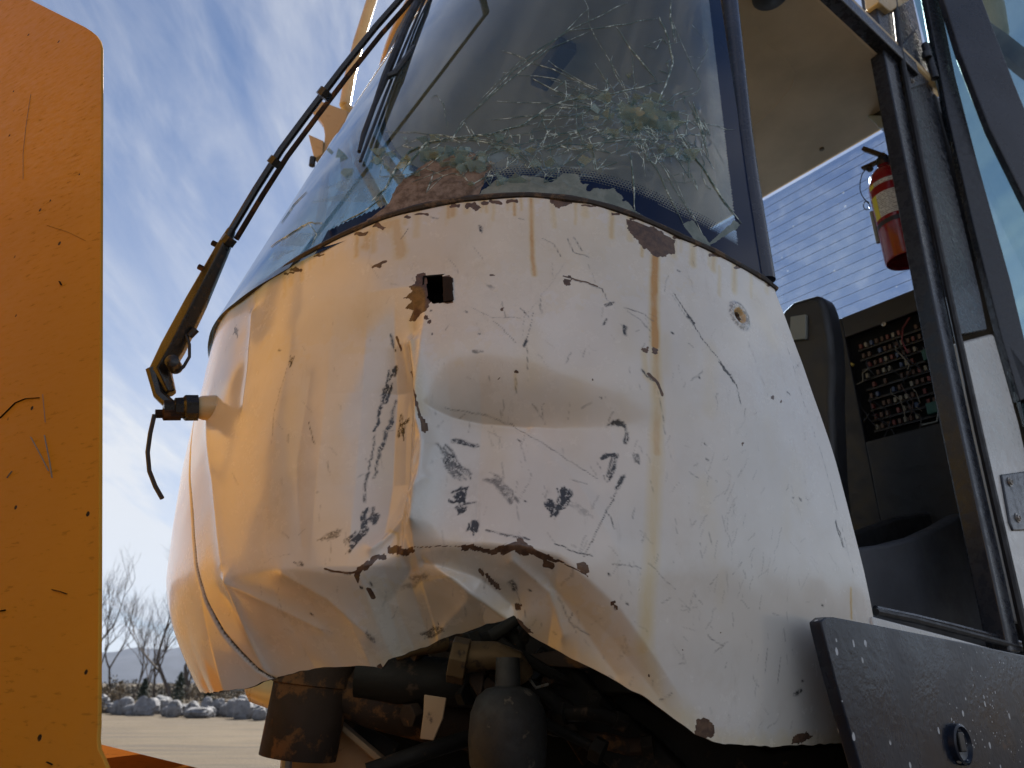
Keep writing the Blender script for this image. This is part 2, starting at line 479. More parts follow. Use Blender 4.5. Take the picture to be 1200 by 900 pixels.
class MB:
    def __init__(s):
        s.v = []; s.f = []; s.mi = []; s.cur = 0

    def add(s, vs, fs):
        o = len(s.v); s.v += [tuple(map(float, p)) for p in vs]
        for f in fs:
            s.f.append(tuple(i + o for i in f)); s.mi.append(s.cur)

    def prism(s, pts, ext):
        pts = [np.asarray(p, float) for p in pts]; ext = np.asarray(ext, float); n = len(pts)
        nrm = sum(np.cross(pts[i], pts[(i + 1) % n]) for i in range(n))
        if nrm @ ext > 0: pts = pts[::-1]
        vs = pts + [p + ext for p in pts]
        fs = [tuple(range(n)), tuple(range(2 * n - 1, n - 1, -1))] + [((i + 1) % n, i, i + n, (i + 1) % n + n) for i in range(n)]
        s.add(vs, fs); return s

    def box(s, cen, x, y, z):
        cen, x, y, z = (np.asarray(q, float) for q in (cen, x, y, z))
        pts = [cen - x - y - z, cen + x - y - z, cen + x + y - z, cen - x + y - z]
        return s.prism(pts, 2 * z)

    def tube(s, path, rad, n=10, cap=True, flat=None):
        path = [np.asarray(p, float) for p in path]; k = len(path)
        rad = [rad] * k if np.isscalar(rad) else list(rad)
        up = None; vs = []
        for i, p in enumerate(path):
            t = unit(path[min(i + 1, k - 1)] - path[max(i - 1, 0)])
            if up is None:
                up = UP if abs(t[2]) < 0.9 else np.array([1.0, 0, 0])
            a = unit(np.cross(t, up)); b = np.cross(a, t); up = b
            for j in range(n):
                an = 2 * math.pi * j / n
                vs.append(p + rad[i] * (math.cos(an) * a + math.sin(an) * b * (flat or 1)))
        fs = [(i * n + j, i * n + (j + 1) % n, (i + 1) * n + (j + 1) % n, (i + 1) * n + j) for i in range(k - 1) for j in range(n)]
        fs = [f[::-1] for f in fs]
        if cap:
            fs += [tuple(range(n)), tuple(range(k * n - 1, (k - 1) * n - 1, -1))]
        s.add(vs, fs); return s

    def lathe(s, p0, axis, prof, n=28, start=0, span=2 * math.pi, ref=None):
        """prof: (distance along axis, radius)"""
        p0 = np.asarray(p0, float); axis = unit(axis)
        ref = np.asarray(ref if ref is not None else ([1, 0, 0] if abs(axis[0]) < 0.8 else [0, 1, 0]), float)
        a = unit(ref - axis * (ref @ axis)); b = np.cross(axis, a)
        full = span > 6.28; m = n if full else n + 1
        vs = []
        for (h, r) in prof:
            for j in range(m):
                an = start + span * j / n
                vs.append(p0 + axis * h + r * (math.cos(an) * a + math.sin(an) * b))
        fs = []
        for i in range(len(prof) - 1):
            for j in range(n):
                q = (j + 1) % m
                fs.append((i * m + j, i * m + q, (i + 1) * m + q, (i + 1) * m + j))
        s.add(vs, fs); return s

    def build(s, name, material, parent=None, smooth=False, bevel=0.0, root=None, seg=2):
        me = bpy.data.meshes.new(name)
        off = np.array(OFF(parent))
        vs = [(x - off[0], y - off[1], z + CAM_H - off[2]) for x, y, z in s.v]
        me.from_pydata(vs, [], s.f)
        for m_ in (material if isinstance(material, (list, tuple)) else [material]):
            me.materials.append(m_)
        if s.cur or any(s.mi):
            me.polygons.foreach_set('material_index', s.mi)
        if smooth:
            me.polygons.foreach_set('use_smooth', [True] * len(me.polygons))
        o = bpy.data.objects.new(name, me); COL.objects.link(o)
        if parent is not None: o.parent = parent
        if bevel:
            b = o.modifiers.new('bevel', 'BEVEL'); b.width = bevel; b.segments = seg; b.limit_method = 'ANGLE'; b.angle_limit = 0.6
            if smooth is False:
                me.polygons.foreach_set('use_smooth', [True] * len(me.polygons))
                w = o.modifiers.new('wn', 'WEIGHTED_NORMAL')
        elif smooth:
            me.set_sharp_from_angle(angle=0.7)
        return o


def OFF(o):
    p = np.zeros(3)
    while o is not None:
        p += np.array(o.location); o = o.parent
    return p


def thing(name, label, cat, loc, group=None):
    o = bpy.data.objects.new(name, None); COL.objects.link(o)
    o.location = (loc[0], loc[1], loc[2] + CAM_H)
    o.empty_display_size = 0.1
    return tag(o, label, cat, group)


def tag(o, label=None, cat=None, group=None, kind=None):
    if label: o['label'] = label
    if cat: o['category'] = cat
    if group: o['group'] = group
    if kind: o['kind'] = kind
    return o


def vnoise(x, y, seed=0):
    r = np.random.default_rng(seed).random((128, 128))
    xi = np.floor(x).astype(int); yi = np.floor(y).astype(int); fx = x - xi; fy = y - yi
    fx = fx * fx * (3 - 2 * fx); fy = fy * fy * (3 - 2 * fy)
    g_ = lambda i, j: r[i % 128, j % 128]
    return (g_(xi, yi) * (1 - fx) + g_(xi + 1, yi) * fx) * (1 - fy) + (g_(xi, yi + 1) * (1 - fx) + g_(xi + 1, yi + 1) * fx) * fy


def smooth01(x):
    x = np.clip(x, 0, 1); return x * x * (3 - 2 * x)


# ------------------------------------------------------------------ front sheet geometry
HALF = R * math.pi / 2


def plan(s):
    """arc length s along the cab front (0 = nose, + = right side) -> a, b, normal a, normal b"""
    s = np.asarray(s, float); ang = np.clip(s / R, -math.pi / 2, math.pi / 2)
    ex = np.abs(s) - HALF; st = np.where(ex > 0, ex, 0)
    return R * np.cos(ang) - st, R * np.sin(ang), np.cos(ang), np.sin(ang)


def unplan(a, b):
    rr = np.hypot(a, b)
    arc = R * np.arctan2(b, np.maximum(a, 1e-9))
    s = np.where(a > 0, arc, np.sign(b) * (HALF - a))
    dist = np.where(a > 0, rr, np.abs(b)) - R
    return s, dist


def tuck(s, z):
    k = np.interp(s, [-0.3, 0.0, 0.35, 0.7, 1.3], [0.115, 0.10, 0.05, 0.02, 0.03])
    t = np.clip((0.20 - z) / 0.24, 0, 2)
    return k * t ** 1.6 - 0.012 * np.exp(-((z - 0.4) / 0.25) ** 2) + 0.008 * np.clip((z - 0.38) / 0.4, 0, 1.2) ** 2


def march(us, vs, field, t0=0.75, t1=2.6, n=500):
    d = ray(us, vs).reshape(-1, 3)
    t = np.linspace(t0, t1, n)
    p = d[:, None, :] * t[None, :, None]
    a, b, z = tocab(p)
    val, s = field(a, b, z)
    neg = val < 0
    i = np.argmax(neg, 1); ok = neg.any(1); i = np.maximum(i, 1)
    # closest approach where the ray misses
    j = np.argmin(np.abs(val), 1); i = np.where(ok, i, np.maximum(j, 1))
    r_ = np.arange(len(i)); v0 = val[r_, i - 1]; v1 = val[r_, i]
    w = np.where(ok, np.clip(v0 / (v0 - v1 + 1e-12), 0, 1), 0.5)
    tt = t[i - 1] + (t[i] - t[i - 1]) * w
    P = d * tt[:, None]
    a, b, z = tocab(P)
    _, s = field(a, b, z)
    return s, z, P


def base_field(a, b, z):
    s, dist = unplan(a, b)
    return dist + tuck(s, z), s


def base_hit(pts):
    pts = np.asarray(pts, float)
    s, z, _ = march(pts[:, 0], pts[:, 1], base_field)
    return s, z


def sx(xs, v=560):
    return base_hit([(x, v) for x in xs])[0]


def zy(ys, u=600):
    return base_hit([(u, y) for y in ys])[1]


# main fold line (below it the sheet is pushed in)
L1s, L1z = base_hit([(236, 690), (268, 676), (310, 668), (345, 667), (385, 670), (415, 672), (440, 657), (480, 643), (520, 640), (560, 638), (610, 641), (655, 653), (690, 680), (725, 712), (760, 760), (800, 820)])
L1k = np.array([0, 0.45, 0.65, 0.75, 0.85, 1.0, 1.2, 1.35, 1.4, 1.4, 1.25, 0.95, 0.6, 0.36, 0.15, 0.0])
VALs, VALz = base_hit([(440, 478), (500, 477), (560, 480), (620, 487), (700, 500), (780, 508), (880, 515)])
AM2s = sx([466, 486, 522, 560, 640, 720, 790, 850, 900], 480); AM2 = np.array([0, 0.008, 0.046, 0.064, 0.050, 0.024, 0.009, 0.002, 0])
AM3s = sx([320, 370, 410, 445, 470, 486], 540); AM3 = np.array([0, 0.006, 0.024, 0.054, 0.048, 0.0])
ZT2 = zy([392])[0]; SOFT = sx([560, 700], 490)
E3z = zy([660, 620, 560, 450, 400, 340], 450); E3 = np.array([0.25, 0.7, 1.0, 1.0, 0.45, 0])


def pl_dist(s, z, ps, pz):
    best = np.full(np.shape(s), 9.0); side = np.zeros(np.shape(s))
    for i in range(len(ps) - 1):
        dx, dz = ps[i + 1] - ps[i], pz[i + 1] - pz[i]; L2 = dx * dx + dz * dz + 1e-12
        t = np.clip(((s - ps[i]) * dx + (z - pz[i]) * dz) / L2, 0, 1)
        d = np.hypot(s - ps[i] - t * dx, z - pz[i] - t * dz)
        m = d < best; best = np.where(m, d, best)
        side = np.where(m, (s - ps[i]) * dz - (z - pz[i]) * dx, side)
    return best, side


CREASE = [  # pixels, inward amplitude, width
    ([(492, 650), (545, 690), (606, 728)], -0.045, 0.030),
    ([(640, 668), (690, 725), (735, 790)], 0.022, 0.045),
    ([(480, 400), (486, 440), (490, 490), (498, 520), (494, 560), (486, 610)], -0.030, 0.013),
    ([(268, 682), (272, 740), (282, 800)], -0.010, 0.016),
    ([(268, 684), (300, 705), (345, 735)], -0.006, 0.014),
    ([(330, 672), (370, 700), (400, 740)], -0.007, 0.018),
    ([(296, 366), (292, 420), (286, 480)], -0.004, 0.012),
    ([(244, 470), (250, 560), (262, 660)], -0.005, 0.016),
    ([(470, 660), (430, 700), (425, 760)], 0.016, 0.022),
    ([(490, 655), (560, 672), (600, 700)], 0.020, 0.016),
    ([(600, 655), (650, 690), (670, 740)], -0.014, 0.014),
    ([(500, 560), (470, 600), (430, 640)], -0.012, 0.012),
    ([(494, 520), (480, 560), (470, 610), (466, 645)], -0.012, 0.008),
    ([(486, 470), (540, 480), (620, 490)], 0.006, 0.010),
    ([(540, 700), (500, 725), (470, 755)], -0.014, 0.020),
    ([(620, 500), (680, 560), (720, 640)], -0.004, 0.030),
    ([(360, 440), (345, 540), (350, 640)], 0.004, 0.030),
]
CREASE = [(base_hit(p), a, w) for p, a, w in CREASE]
SEAM = base_hit([(236, 424), (227, 470), (224, 520), (224, 580), (228, 640), (238, 690), (254, 742), (274, 784), (292, 806)])
RING = [q[0] for q in base_hit([(866, 370)])]


def dent(s, z):
    zl = np.interp(s, L1s, L1z); k = np.interp(s, L1s, L1k)
    bl = zl - z
    e = 0.004
    D = k * np.minimum(0.5 * (bl + np.sqrt(bl * bl + e * e)) - 0.5 * e * np.exp(-np.abs(bl) / e) * 0, 0.18)
    below = np.clip(bl / 0.04, 0, 1)
    z2 = np.interp(s, VALs, VALz)
    p = np.where(z > z2, 1 - (z - z2) / (ZT2 - z2), 1 - (z2 - z) / np.maximum(z2 - zl, 0.02))
    p = np.clip(p, 0, 1); p = np.where(z > z2, p ** 1.9, p ** 1.15); w_ = np.interp(s, SOFT, [0, 1]); p = p * (1 - w_) + w_ * p * p * (3 - 2 * p)
    D = D + np.interp(s, AM2s, AM2) * p
    D = D + np.interp(s, AM3s, AM3) * np.interp(z, E3z, E3)
    for i, ((ps, pz), am, w) in enumerate(CREASE):
        d, _ = pl_dist(s, z, ps, pz)
        q = am * np.exp(-np.sqrt(d * d + 0.0015 ** 2) / w)
        if i < 2: q = q * below
        D = D + q
    d, _ = pl_dist(s, z, *SEAM)
    D = D + 0.006 * np.exp(-(d / 0.0028) ** 2)
    rr = np.hypot(s - RING[0], (z - RING[1]) * 0.95)
    D = D + 0.020 * np.exp(-(rr / 0.008) ** 2) - 0.003 * np.exp(-((rr - 0.021) / 0.006) ** 2)
    D = D + 0.0045 * (vnoise(s * 6 + 3, z * 6, 1) - 0.5) + 0.0014 * (vnoise(s * 17, z * 17 + 9, 2) - 0.5)
    wv_ = np.interp(s, sx([230, 420, 500, 740, 800]), [0.5, 1, 1, 0.8, 0.1])
    D = D + wv_ * (0.005 * (vnoise(s * 11 + 1, z * 13, 3) - 0.5) + below * 0.006 * (vnoise(s * 16, z * 20, 4) - 0.5))
    return D


def panel_field(a, b, z):
    s, dist = unplan(a, b)
    return dist + tuck(s, z) + dent(s, z), s


def hit(pts):
    pts = np.asarray(pts, float)
    s, z, _ = march(pts[:, 0], pts[:, 1], panel_field, n=360)
    return s, z


def panel_point(s, z, lift=0.0):
    a, b, na, nb = plan(s)
    o = -(tuck(s, z) + dent(s, z)) + lift
    return cabp(a + na * o, b + nb * o, z)


TOPs, TOPz = base_hit([(250, 392), (285, 352), (330, 320), (380, 290), (450, 258), (540, 237), (620, 232), (690, 240), (745, 256), (800, 281), (850, 305), (895, 330), (912, 343)])
o_ = np.argsort(TOPs); TOPs, TOPz = TOPs[o_], TOPz[o_]
TOPz = np.r_[TOPz[0], TOPz]; TOPs = np.r_[-HALF - 0.1, TOPs]


def ztop(s): return np.interp(s, TOPs, TOPz)


BOTs, BOTz = hit([(246, 812), (268, 810), (290, 806), (318, 796), (345, 788), (380, 782), (420, 780), (447, 783), (455, 773), (480, 765), (497, 758), (520, 748), (560, 735), (590, 726), (603, 721),
                  (610, 733), (622, 745), (640, 755), (680, 777), (720, 797), (760, 820), (790, 843), (815, 862), (835, 868), (850, 872), (900, 875), (950, 873), (990, 870), (1050, 868)])
o_ = np.argsort(BOTs); BOTs, BOTz = BOTs[o_], BOTz[o_]
BOTs = np.r_[-HALF - 0.1, BOTs]; BOTz = np.r_[BOTz[0], BOTz]


def zbot(s): return np.interp(s, BOTs, BOTz) + 0.003 * (vnoise(s * 60, s * 0, 8) - 0.5)


RTs, RTz = [], []
for u_, v_ in [(911, 343), (945, 450), (978, 560), (1005, 655), (1025, 722), (1043, 790), (1066, 872)]:
    a_, b_, z_ = tocab(Pb(u_, v_, R)); RTs.append(HALF - float(a_)); RTz.append(float(z_))
o_ = np.argsort(RTz); RTs = np.array(RTs)[o_]; RTz = np.array(RTz)[o_]


def sright(z): return np.interp(z, RTz, RTs)


# sheet grid ---------------------------------------------------------------
NC, NR = 900, 440
SL = -HALF
pc = np.concatenate([np.linspace(0, 1, 60)[:-1] * 0.22, np.linspace(0.22, 1, NC - 59)])
P_, Q_ = np.meshgrid(pc, np.linspace(0, 1, NR), indexing='ij')
SR0 = sright(0.4)
s_ = SL + (SR0 - SL) * P_; z_ = 0.4 + 0 * s_
for it in range(8):
    z_ = zbot(s_) + (ztop(s_) - zbot(s_)) * Q_
    s_ = SL + (sright(z_) - SL) * P_
PANEL_S, PANEL_Z = s_, z_

# wear layers ------------------------------------------------------------
rustM = np.zeros_like(s_); stainM = np.zeros_like(s_); scuffM = np.zeros_like(s_)
jx = 0.004 * (vnoise(s_ * 180, z_ * 180, 21) - 0.5) + 0.006 * (vnoise(s_ * 70, z_ * 70, 22) - 0.5)
jz = 0.004 * (vnoise(s_ * 180, z_ * 180, 23) - 0.5) + 0.006 * (vnoise(s_ * 70, z_ * 70, 24) - 0.5)


def inpoly(s, z, ps, pz):
    r_ = np.zeros(s.shape, bool); n = len(ps); j = n - 1
    for i in range(n):
        c_ = ((pz[i] > z) != (pz[j] > z)) & (s < (ps[j] - ps[i]) * (z - pz[i]) / (pz[j] - pz[i] + 1e-12) + ps[i])
        r_ ^= c_; j = i
    return r_


def fill(layer, pts, val=1.0, jit=1.0):
    ps, pz = hit(pts)
    m = inpoly(s_ + jx * jit, z_ + jz * jit, ps, pz)
    layer[m] = np.maximum(layer[m], val)


def stroke(layer, pts, w_px=1.5, val=1.0, soft=1.0, jit=0.4, taper=True):
    """w_px: half width in photo pixels"""
    ps, pz = hit(pts)
    w = w_px * 0.00155
    lo_s, hi_s, lo_z, hi_z = ps.min() - w * 3, ps.max() + w * 3, pz.min() - w * 3, pz.max() + w * 3
    m = (s_ > lo_s) & (s_ < hi_s) & (z_ > lo_z) & (z_ < hi_z)
    if not m.any(): return
    d, _ = pl_dist(s_[m] + jx[m] * jit, z_[m] + jz[m] * jit, ps, pz)
    v = val * np.clip((w * (1 + soft) - d) / (w * soft * 1.2 + 0.0008), 0, 1)
    layer[m] = np.maximum(layer[m], v)


# bare rusty metal
fill(rustM, [(733, 257), (745, 260), (768, 268), (791, 281), (790, 294), (778, 303), (765, 300), (752, 288), (738, 272)])
fill(rustM, [(540, 637), (556, 640), (585, 641), (605, 636), (608, 629), (616, 636), (634, 646), (655, 655), (653, 659), (638, 655), (620, 652), (600, 648), (570, 648), (552, 645), (541, 643)])
fill(rustM, [(489, 322), (497, 320), (503, 326), (506, 352), (497, 365), (486, 376), (479, 376), (484, 364), (475, 362), (483, 352), (473, 350), (484, 341), (478, 336), (487, 332)], 1, 0.6)
fill(rustM, [(526, 322), (531, 326), (531, 354), (524, 356), (518, 354), (518, 324)], 1, 0.3)
fill(rustM, [(453, 641), (480, 641), (489, 646), (470, 651), (455, 646)])
fill(rustM, [(418, 668), (430, 656), (452, 648), (453, 654), (434, 662), (422, 674), (418, 684), (414, 676)])
fill(rustM, [(569, 671), (575, 676), (588, 690), (582, 691), (572, 682)])
fill(rustM, [(815, 842), (828, 840), (838, 852), (836, 864), (824, 866), (814, 858)])
fill(rustM, [(490, 485), (496, 490), (502, 498), (500, 510), (493, 505)], 1, 0.6)
fill(rustM, [(675, 660), (686, 658), (694, 668), (688, 674), (678, 668)])
fill(rustM, [(930, 864), (945, 858), (952, 864), (938, 873), (928, 872)])
fill(rustM, [(640, 226), (668, 230), (672, 240), (655, 244), (645, 238)])
fill(rustM, [(604, 707), (612, 709), (610, 715), (603, 713)], 1, 0.4)
fill(rustM, [(600, 720), (612, 728), (626, 742), (618, 743), (606, 730)], 1, 0.6)
for x0, y0, r0 in [(767, 410, 5), (757, 409, 4), (547, 242, 4), (558, 243, 5), (665, 331, 5), (604, 436, 3), (577, 322, 2.4), (588, 362, 2), (445, 312, 3), (668, 324, 3), (462, 646, 6), (445, 783, 4), (500, 372, 3.5), (503, 378, 3),
                   (718, 707, 3), (724, 711, 2.5), (585, 443, 2), (694, 447, 1.5), (870, 520, 2), (905, 466, 2), (915, 470, 1.6), (800, 760, 1.6), (845, 740, 1.5), (760, 790, 1.5)]:
    an = np.linspace(0, 6.28, 8)[:-1]
    fill(rustM, [(x0 + r0 * math.cos(t) * random.uniform(.7, 1.3), y0 + r0 * math.sin(t) * random.uniform(.6, 1.1)) for t in an], 1, 1.0)
for pts, w in [([(432, 690), (437, 700)], 1.5), ([(660, 323), (670, 326), (700, 335)], 0.8), ([(436, 460), (441, 540)], 0.1), ([(760, 438), (770, 448), (776, 462)], 1.4),
               ([(562, 668), (566, 674)], 1.4), ([(482, 436), (485, 458), (489, 478), (494, 496)], 0.9), ([(380, 667), (400, 671), (418, 671)], 0.9), ([(478, 642), (520, 640), (545, 640)], 0.5), ([(655, 656), (690, 676)], 0.6), ([(640, 661), (646, 664)], 2.2), ([(465, 395), (470, 410)], 1.2), ([(437, 313), (452, 306)], 1.6)]:
    stroke(rustM, pts, w, 1.0)
# rust along the sill
for i in range(46):
    u0 = random.uniform(290, 900)
    v0 = float(np.interp(u0, [285, 330, 380, 450, 540, 620, 690, 745, 800, 850, 900], [354, 321, 291, 259, 238, 233, 241, 257, 282, 306, 333]))
    L_ = random.uniform(4, 14)
    if random.random() < 0.5:
        stroke(rustM, [(u0, v0 + 1), (u0 + L_, v0 + 1 + random.uniform(-1, 2))], random.uniform(1, 2.2), 1.0, jit=1.2)
    stroke(stainM, [(u0, v0 - 2), (u0 + random.uniform(-1, 1), v0 + random.uniform(6, 30))], random.uniform(1.5, 3.5), random.uniform(0.25, 0.6), 1.5)
# drips
stroke(stainM, [(768, 300), (767, 330), (767, 365), (768, 405)], 4.0, 0.95, 1.2, 0.2)
stroke(stainM, [(768, 405), (769, 450), (771, 480), (769, 530)], 4.0, 0.62, 1.6, 0.2)
stroke(stainM, [(769, 530), (766, 600), (763, 660), (758, 700), (755, 760)], 4.5, 0.45, 1.6, 0.2)
stroke(stainM, [(755, 760), (764, 790), (772, 815)], 4.5, 0.30, 1.6, 0.2)
stroke(stainM, [(755, 412), (757, 440), (768, 452)], 2.5, 0.4, 1.4)
stroke(stainM, [(622, 234), (623, 262), (624, 300), (626, 322)], 2.2, 0.75, 1.4, 0.2)
stroke(stainM, [(602, 234), (603, 252)], 1.8, 0.65, 1.2)
stroke(stainM, [(610, 234), (611, 246)], 1.6, 0.5, 1.2)
stroke(stainM, [(648, 244), (650, 266)], 2.5, 0.45, 1.4)
stroke(stainM, [(753, 285), (753, 300)], 2.0, 0.6, 1.2)
stroke(stainM, [(483, 376), (484, 400), (485, 430), (487, 478)], 4.0, 0.35, 1.6)
stroke(stainM, [(470, 296), (462, 262), (452, 262)], 6, 0.55, 1.5, 1.2)
stroke(stainM, [(430, 276), (428, 288)], 5, 0.6, 1.4, 1.2)
stroke(stainM, [(843, 313), (843, 345)], 2, 0.35, 1.5)
stroke(stainM, [(997, 690), (998, 724)], 1.6, 0.7, 1.3)
stroke(stainM, [(604, 436), (604, 455)], 1.2, 0.4, 1.2)
stroke(stainM, [(466, 652), (467, 625), (456, 622)], 1.2, 0.5, 1.2)
stroke(stainM, [(885, 350), (905, 400)], 8, 0.14, 2.0)
for i in range(26):
    u0 = random.uniform(300, 950); v0 = random.uniform(320, 700)
    stroke(stainM, [(u0, v0), (u0 + random.uniform(-2, 2), v0 + random.uniform(20, 90))], random.uniform(3, 9), random.uniform(0.05, 0.15), 2.0)
stroke(stainM, [(620, 735), (680, 772), (760, 815), (820, 860)], 6, 0.30, 2.5, 1.5)
stroke(stainM, [(450, 780), (520, 746), (600, 722)], 7, 0.30, 2.5, 1.5)
stroke(stainM, [(830, 868), (900, 872), (985, 868)], 4, 0.28, 2.5, 1.5)
fill(stainM, [(420, 680), (500, 660), (560, 700), (590, 724), (520, 745), (450, 775), (430, 740)], 0.16, 6)
fill(stainM, [(640, 670), (680, 690), (730, 760), (745, 800), (690, 775), (640, 720)], 0.13, 6)
fill(stainM, [(300, 345), (440, 268), (620, 236), (780, 275), (800, 330), (700, 345), (600, 380), (520, 420), (440, 400), (330, 420)], 0.10, 14)
fill(stainM, [(420, 275), (620, 236), (740, 262), (700, 300), (560, 330), (450, 320)], 0.16, 10)
# ring of the missing lamp bolt
for rr_, w_, vv in [(0.006, 0.004, 1.0)]:
    d = np.hypot(s_ - RING[0], z_ - RING[1])
    rustM[d < 0.0095] = 1.0
    m = (d > 0.0095) & (d < 0.017); stainM[m] = np.maximum(stainM[m], 0.75)
    m = (d > 0.017) & (d < 0.031); scuffM[m] = np.maximum(scuffM[m], (0.34 * (vnoise(s_ * 300, z_ * 300, 31) > 0.45))[m])
# dark scuffs and scratches
SC = [([(462, 432), (455, 455), (448, 480), (440, 505), (434, 535), (430, 565), (428, 590)], 2.4, 0.85), ([(466, 470), (455, 500), (445, 530), (436, 570)], 1.6, 0.8),
      ([(460, 440), (464, 430)], 1.6, 0.9), ([(473, 488), (470, 515)], 2.6, 0.9), ([(478, 492), (468, 500)], 1.4, 0.8), ([(438, 594), (436, 612), (442, 600)], 3.4, 0.8),
      ([(428, 590), (427, 620), (415, 636), (402, 648)], 2.4, 0.85), ([(420, 622), (400, 640)], 1.6, 0.7), ([(372, 636), (400, 622)], 2.4, 0.55), ([(378, 632), (398, 626)], 2.0, 0.5),
      ([(516, 523), (530, 545), (548, 562)], 5.0, 0.55), ([(518, 540), (540, 566)], 3.0, 0.45), ([(520, 545), (528, 534)], 1.6, 0.95), ([(532, 515), (560, 524)], 2.2, 0.7), ([(538, 519), (556, 522)], 1.2, 0.8),
      ([(565, 558), (585, 566), (600, 588)], 4.5, 0.45), ([(578, 562), (602, 586)], 3.0, 0.4), ([(532, 580), (545, 574), (542, 588), (532, 582)], 3.5, 1.0), ([(540, 592), (548, 596), (540, 600), (537, 594)], 2.2, 1.0),
      ([(528, 596), (556, 590)], 1.4, 0.7), ([(559, 612), (556, 626)], 3.0, 1.0), ([(570, 622), (590, 626), (620, 632)], 1.2, 0.7), ([(662, 570), (666, 584), (656, 594)], 4.6, 1.0), ([(640, 588), (650, 598), (644, 602)], 4.0, 1.0),
      ([(640, 592), (660, 594)], 2.0, 0.9), ([(712, 498), (722, 493), (734, 500)], 2.4, 0.9), ([(734, 502), (732, 524)], 1.8, 0.8), ([(698, 537), (724, 532)], 1.8, 0.9), ([(723, 534), (718, 554), (712, 566)], 2.6, 0.75),
      ([(698, 540), (712, 566)], 0.7, 0.6), ([(734, 555), (718, 585), (704, 612), (684, 652)], 0.8, 0.75), ([(733, 556), (722, 576)], 1.4, 0.8), ([(711, 598), (720, 620)], 1.0, 0.8), ([(745, 530), (750, 545)], 2.0, 0.6),
      ([(522, 477), (560, 484), (600, 498), (640, 522), (670, 542), (700, 560)], 0.9, 0.5), ([(650, 638), (694, 652)], 1.0, 0.8), ([(718, 660), (750, 666)], 0.8, 0.6), ([(670, 590), (690, 606)], 4, 0.25), ([(610, 520), (622, 560), (606, 590), (609, 610)], 0.6, 0.4),
      ([(790, 344), (803, 364), (822, 396), (845, 425), (862, 450), (868, 474)], 1.1, 0.8), ([(788, 346), (806, 374)], 0.9, 0.5), ([(802, 362), (814, 380)], 1.5, 0.9), ([(842, 424), (860, 448)], 1.4, 0.9),
      ([(636, 279), (650, 287), (656, 300)], 0.9, 0.5), ([(666, 280), (672, 295), (690, 302)], 1.2, 0.5), ([(672, 278), (682, 294)], 1.2, 0.5), ([(662, 308), (640, 340), (615, 370), (612, 395)], 0.6, 0.35), ([(625, 366), (617, 400), (618, 436)], 0.7, 0.6),
      ([(618, 396), (616, 405)], 1.6, 0.9), ([(668, 326), (705, 338), (712, 352)], 0.9, 0.7), ([(708, 358), (718, 354)], 1.5, 0.7), ([(706, 384), (712, 374)], 1.3, 0.8), ([(733, 381), (734, 396)], 1.3, 0.8), ([(732, 360), (755, 368), (766, 376)], 1.1, 0.5),
      ([(736, 365), (752, 376), (762, 388)], 1.2, 0.4), ([(552, 360), (576, 372), (610, 372)], 0.7, 0.5), ([(577, 375), (605, 402)], 0.8, 0.5), ([(552, 412), (566, 412)], 1.6, 0.6), ([(570, 330), (578, 338)], 1.4, 0.4), ([(555, 288), (568, 308)], 0.8, 0.35),
      ([(340, 430), (344, 415)], 1.6, 0.8), ([(336, 432), (322, 480), (318, 520)], 0.8, 0.45), ([(362, 495), (368, 520)], 1.0, 0.7), ([(272, 392), (276, 384), (278, 396)], 2.4, 0.9), ([(266, 406), (264, 412)], 1.2, 0.6), ([(458, 392), (462, 412)], 1.6, 0.7),
      ([(484, 326), (490, 336)], 0.8, 0.5), ([(562, 264), (564, 272)], 1.4, 0.7), ([(505, 254), (514, 256)], 1.2, 0.5), ([(478, 268), (470, 280)], 1.2, 0.6), ([(608, 256), (614, 258)], 1.2, 0.6), ([(750, 432), (766, 446)], 1.4, 0.7), ([(768, 446), (774, 470), (780, 510)], 0.8, 0.5),
      ([(808, 553), (818, 560)], 0.9, 0.6), ([(876, 400), (888, 430), (900, 464)], 0.7, 0.4), ([(760, 660), (790, 690)], 0.8, 0.4), ([(900, 760), (896, 790)], 0.9, 0.5), ([(915, 770), (912, 800)], 1.0, 0.5), ([(830, 745), (846, 756)], 1.0, 0.5), ([(928, 812), (940, 810)], 1.6, 0.8),
      ([(920, 400), (942, 470), (958, 520), (975, 575), (992, 640), (1000, 672)], 0.7, 0.6), ([(978, 610), (992, 650)], 1.3, 0.8),
      ([(480, 680), (500, 676)], 3.2, 0.35), ([(470, 690), (490, 684)], 2.6, 0.3), ([(496, 748), (520, 738)], 3.0, 0.6), ([(505, 742), (512, 736)], 2.0, 0.6), ([(428, 742), (438, 752)], 2.0, 0.5), ([(380, 668), (400, 671), (412, 672)], 1.2, 0.7), ([(350, 660), (356, 664)], 1.4, 0.6), ([(343, 659), (349, 663)], 1.2, 0.6),
      ([(655, 700), (668, 730), (690, 745)], 1.2, 0.35), ([(600, 682), (604, 692)], 1.8, 0.6), ([(596, 686), (602, 684)], 1.6, 0.5), ([(370, 736), (390, 742)], 0.7, 0.35), ([(310, 660), (324, 652), (340, 650)], 0.6, 0.4)]
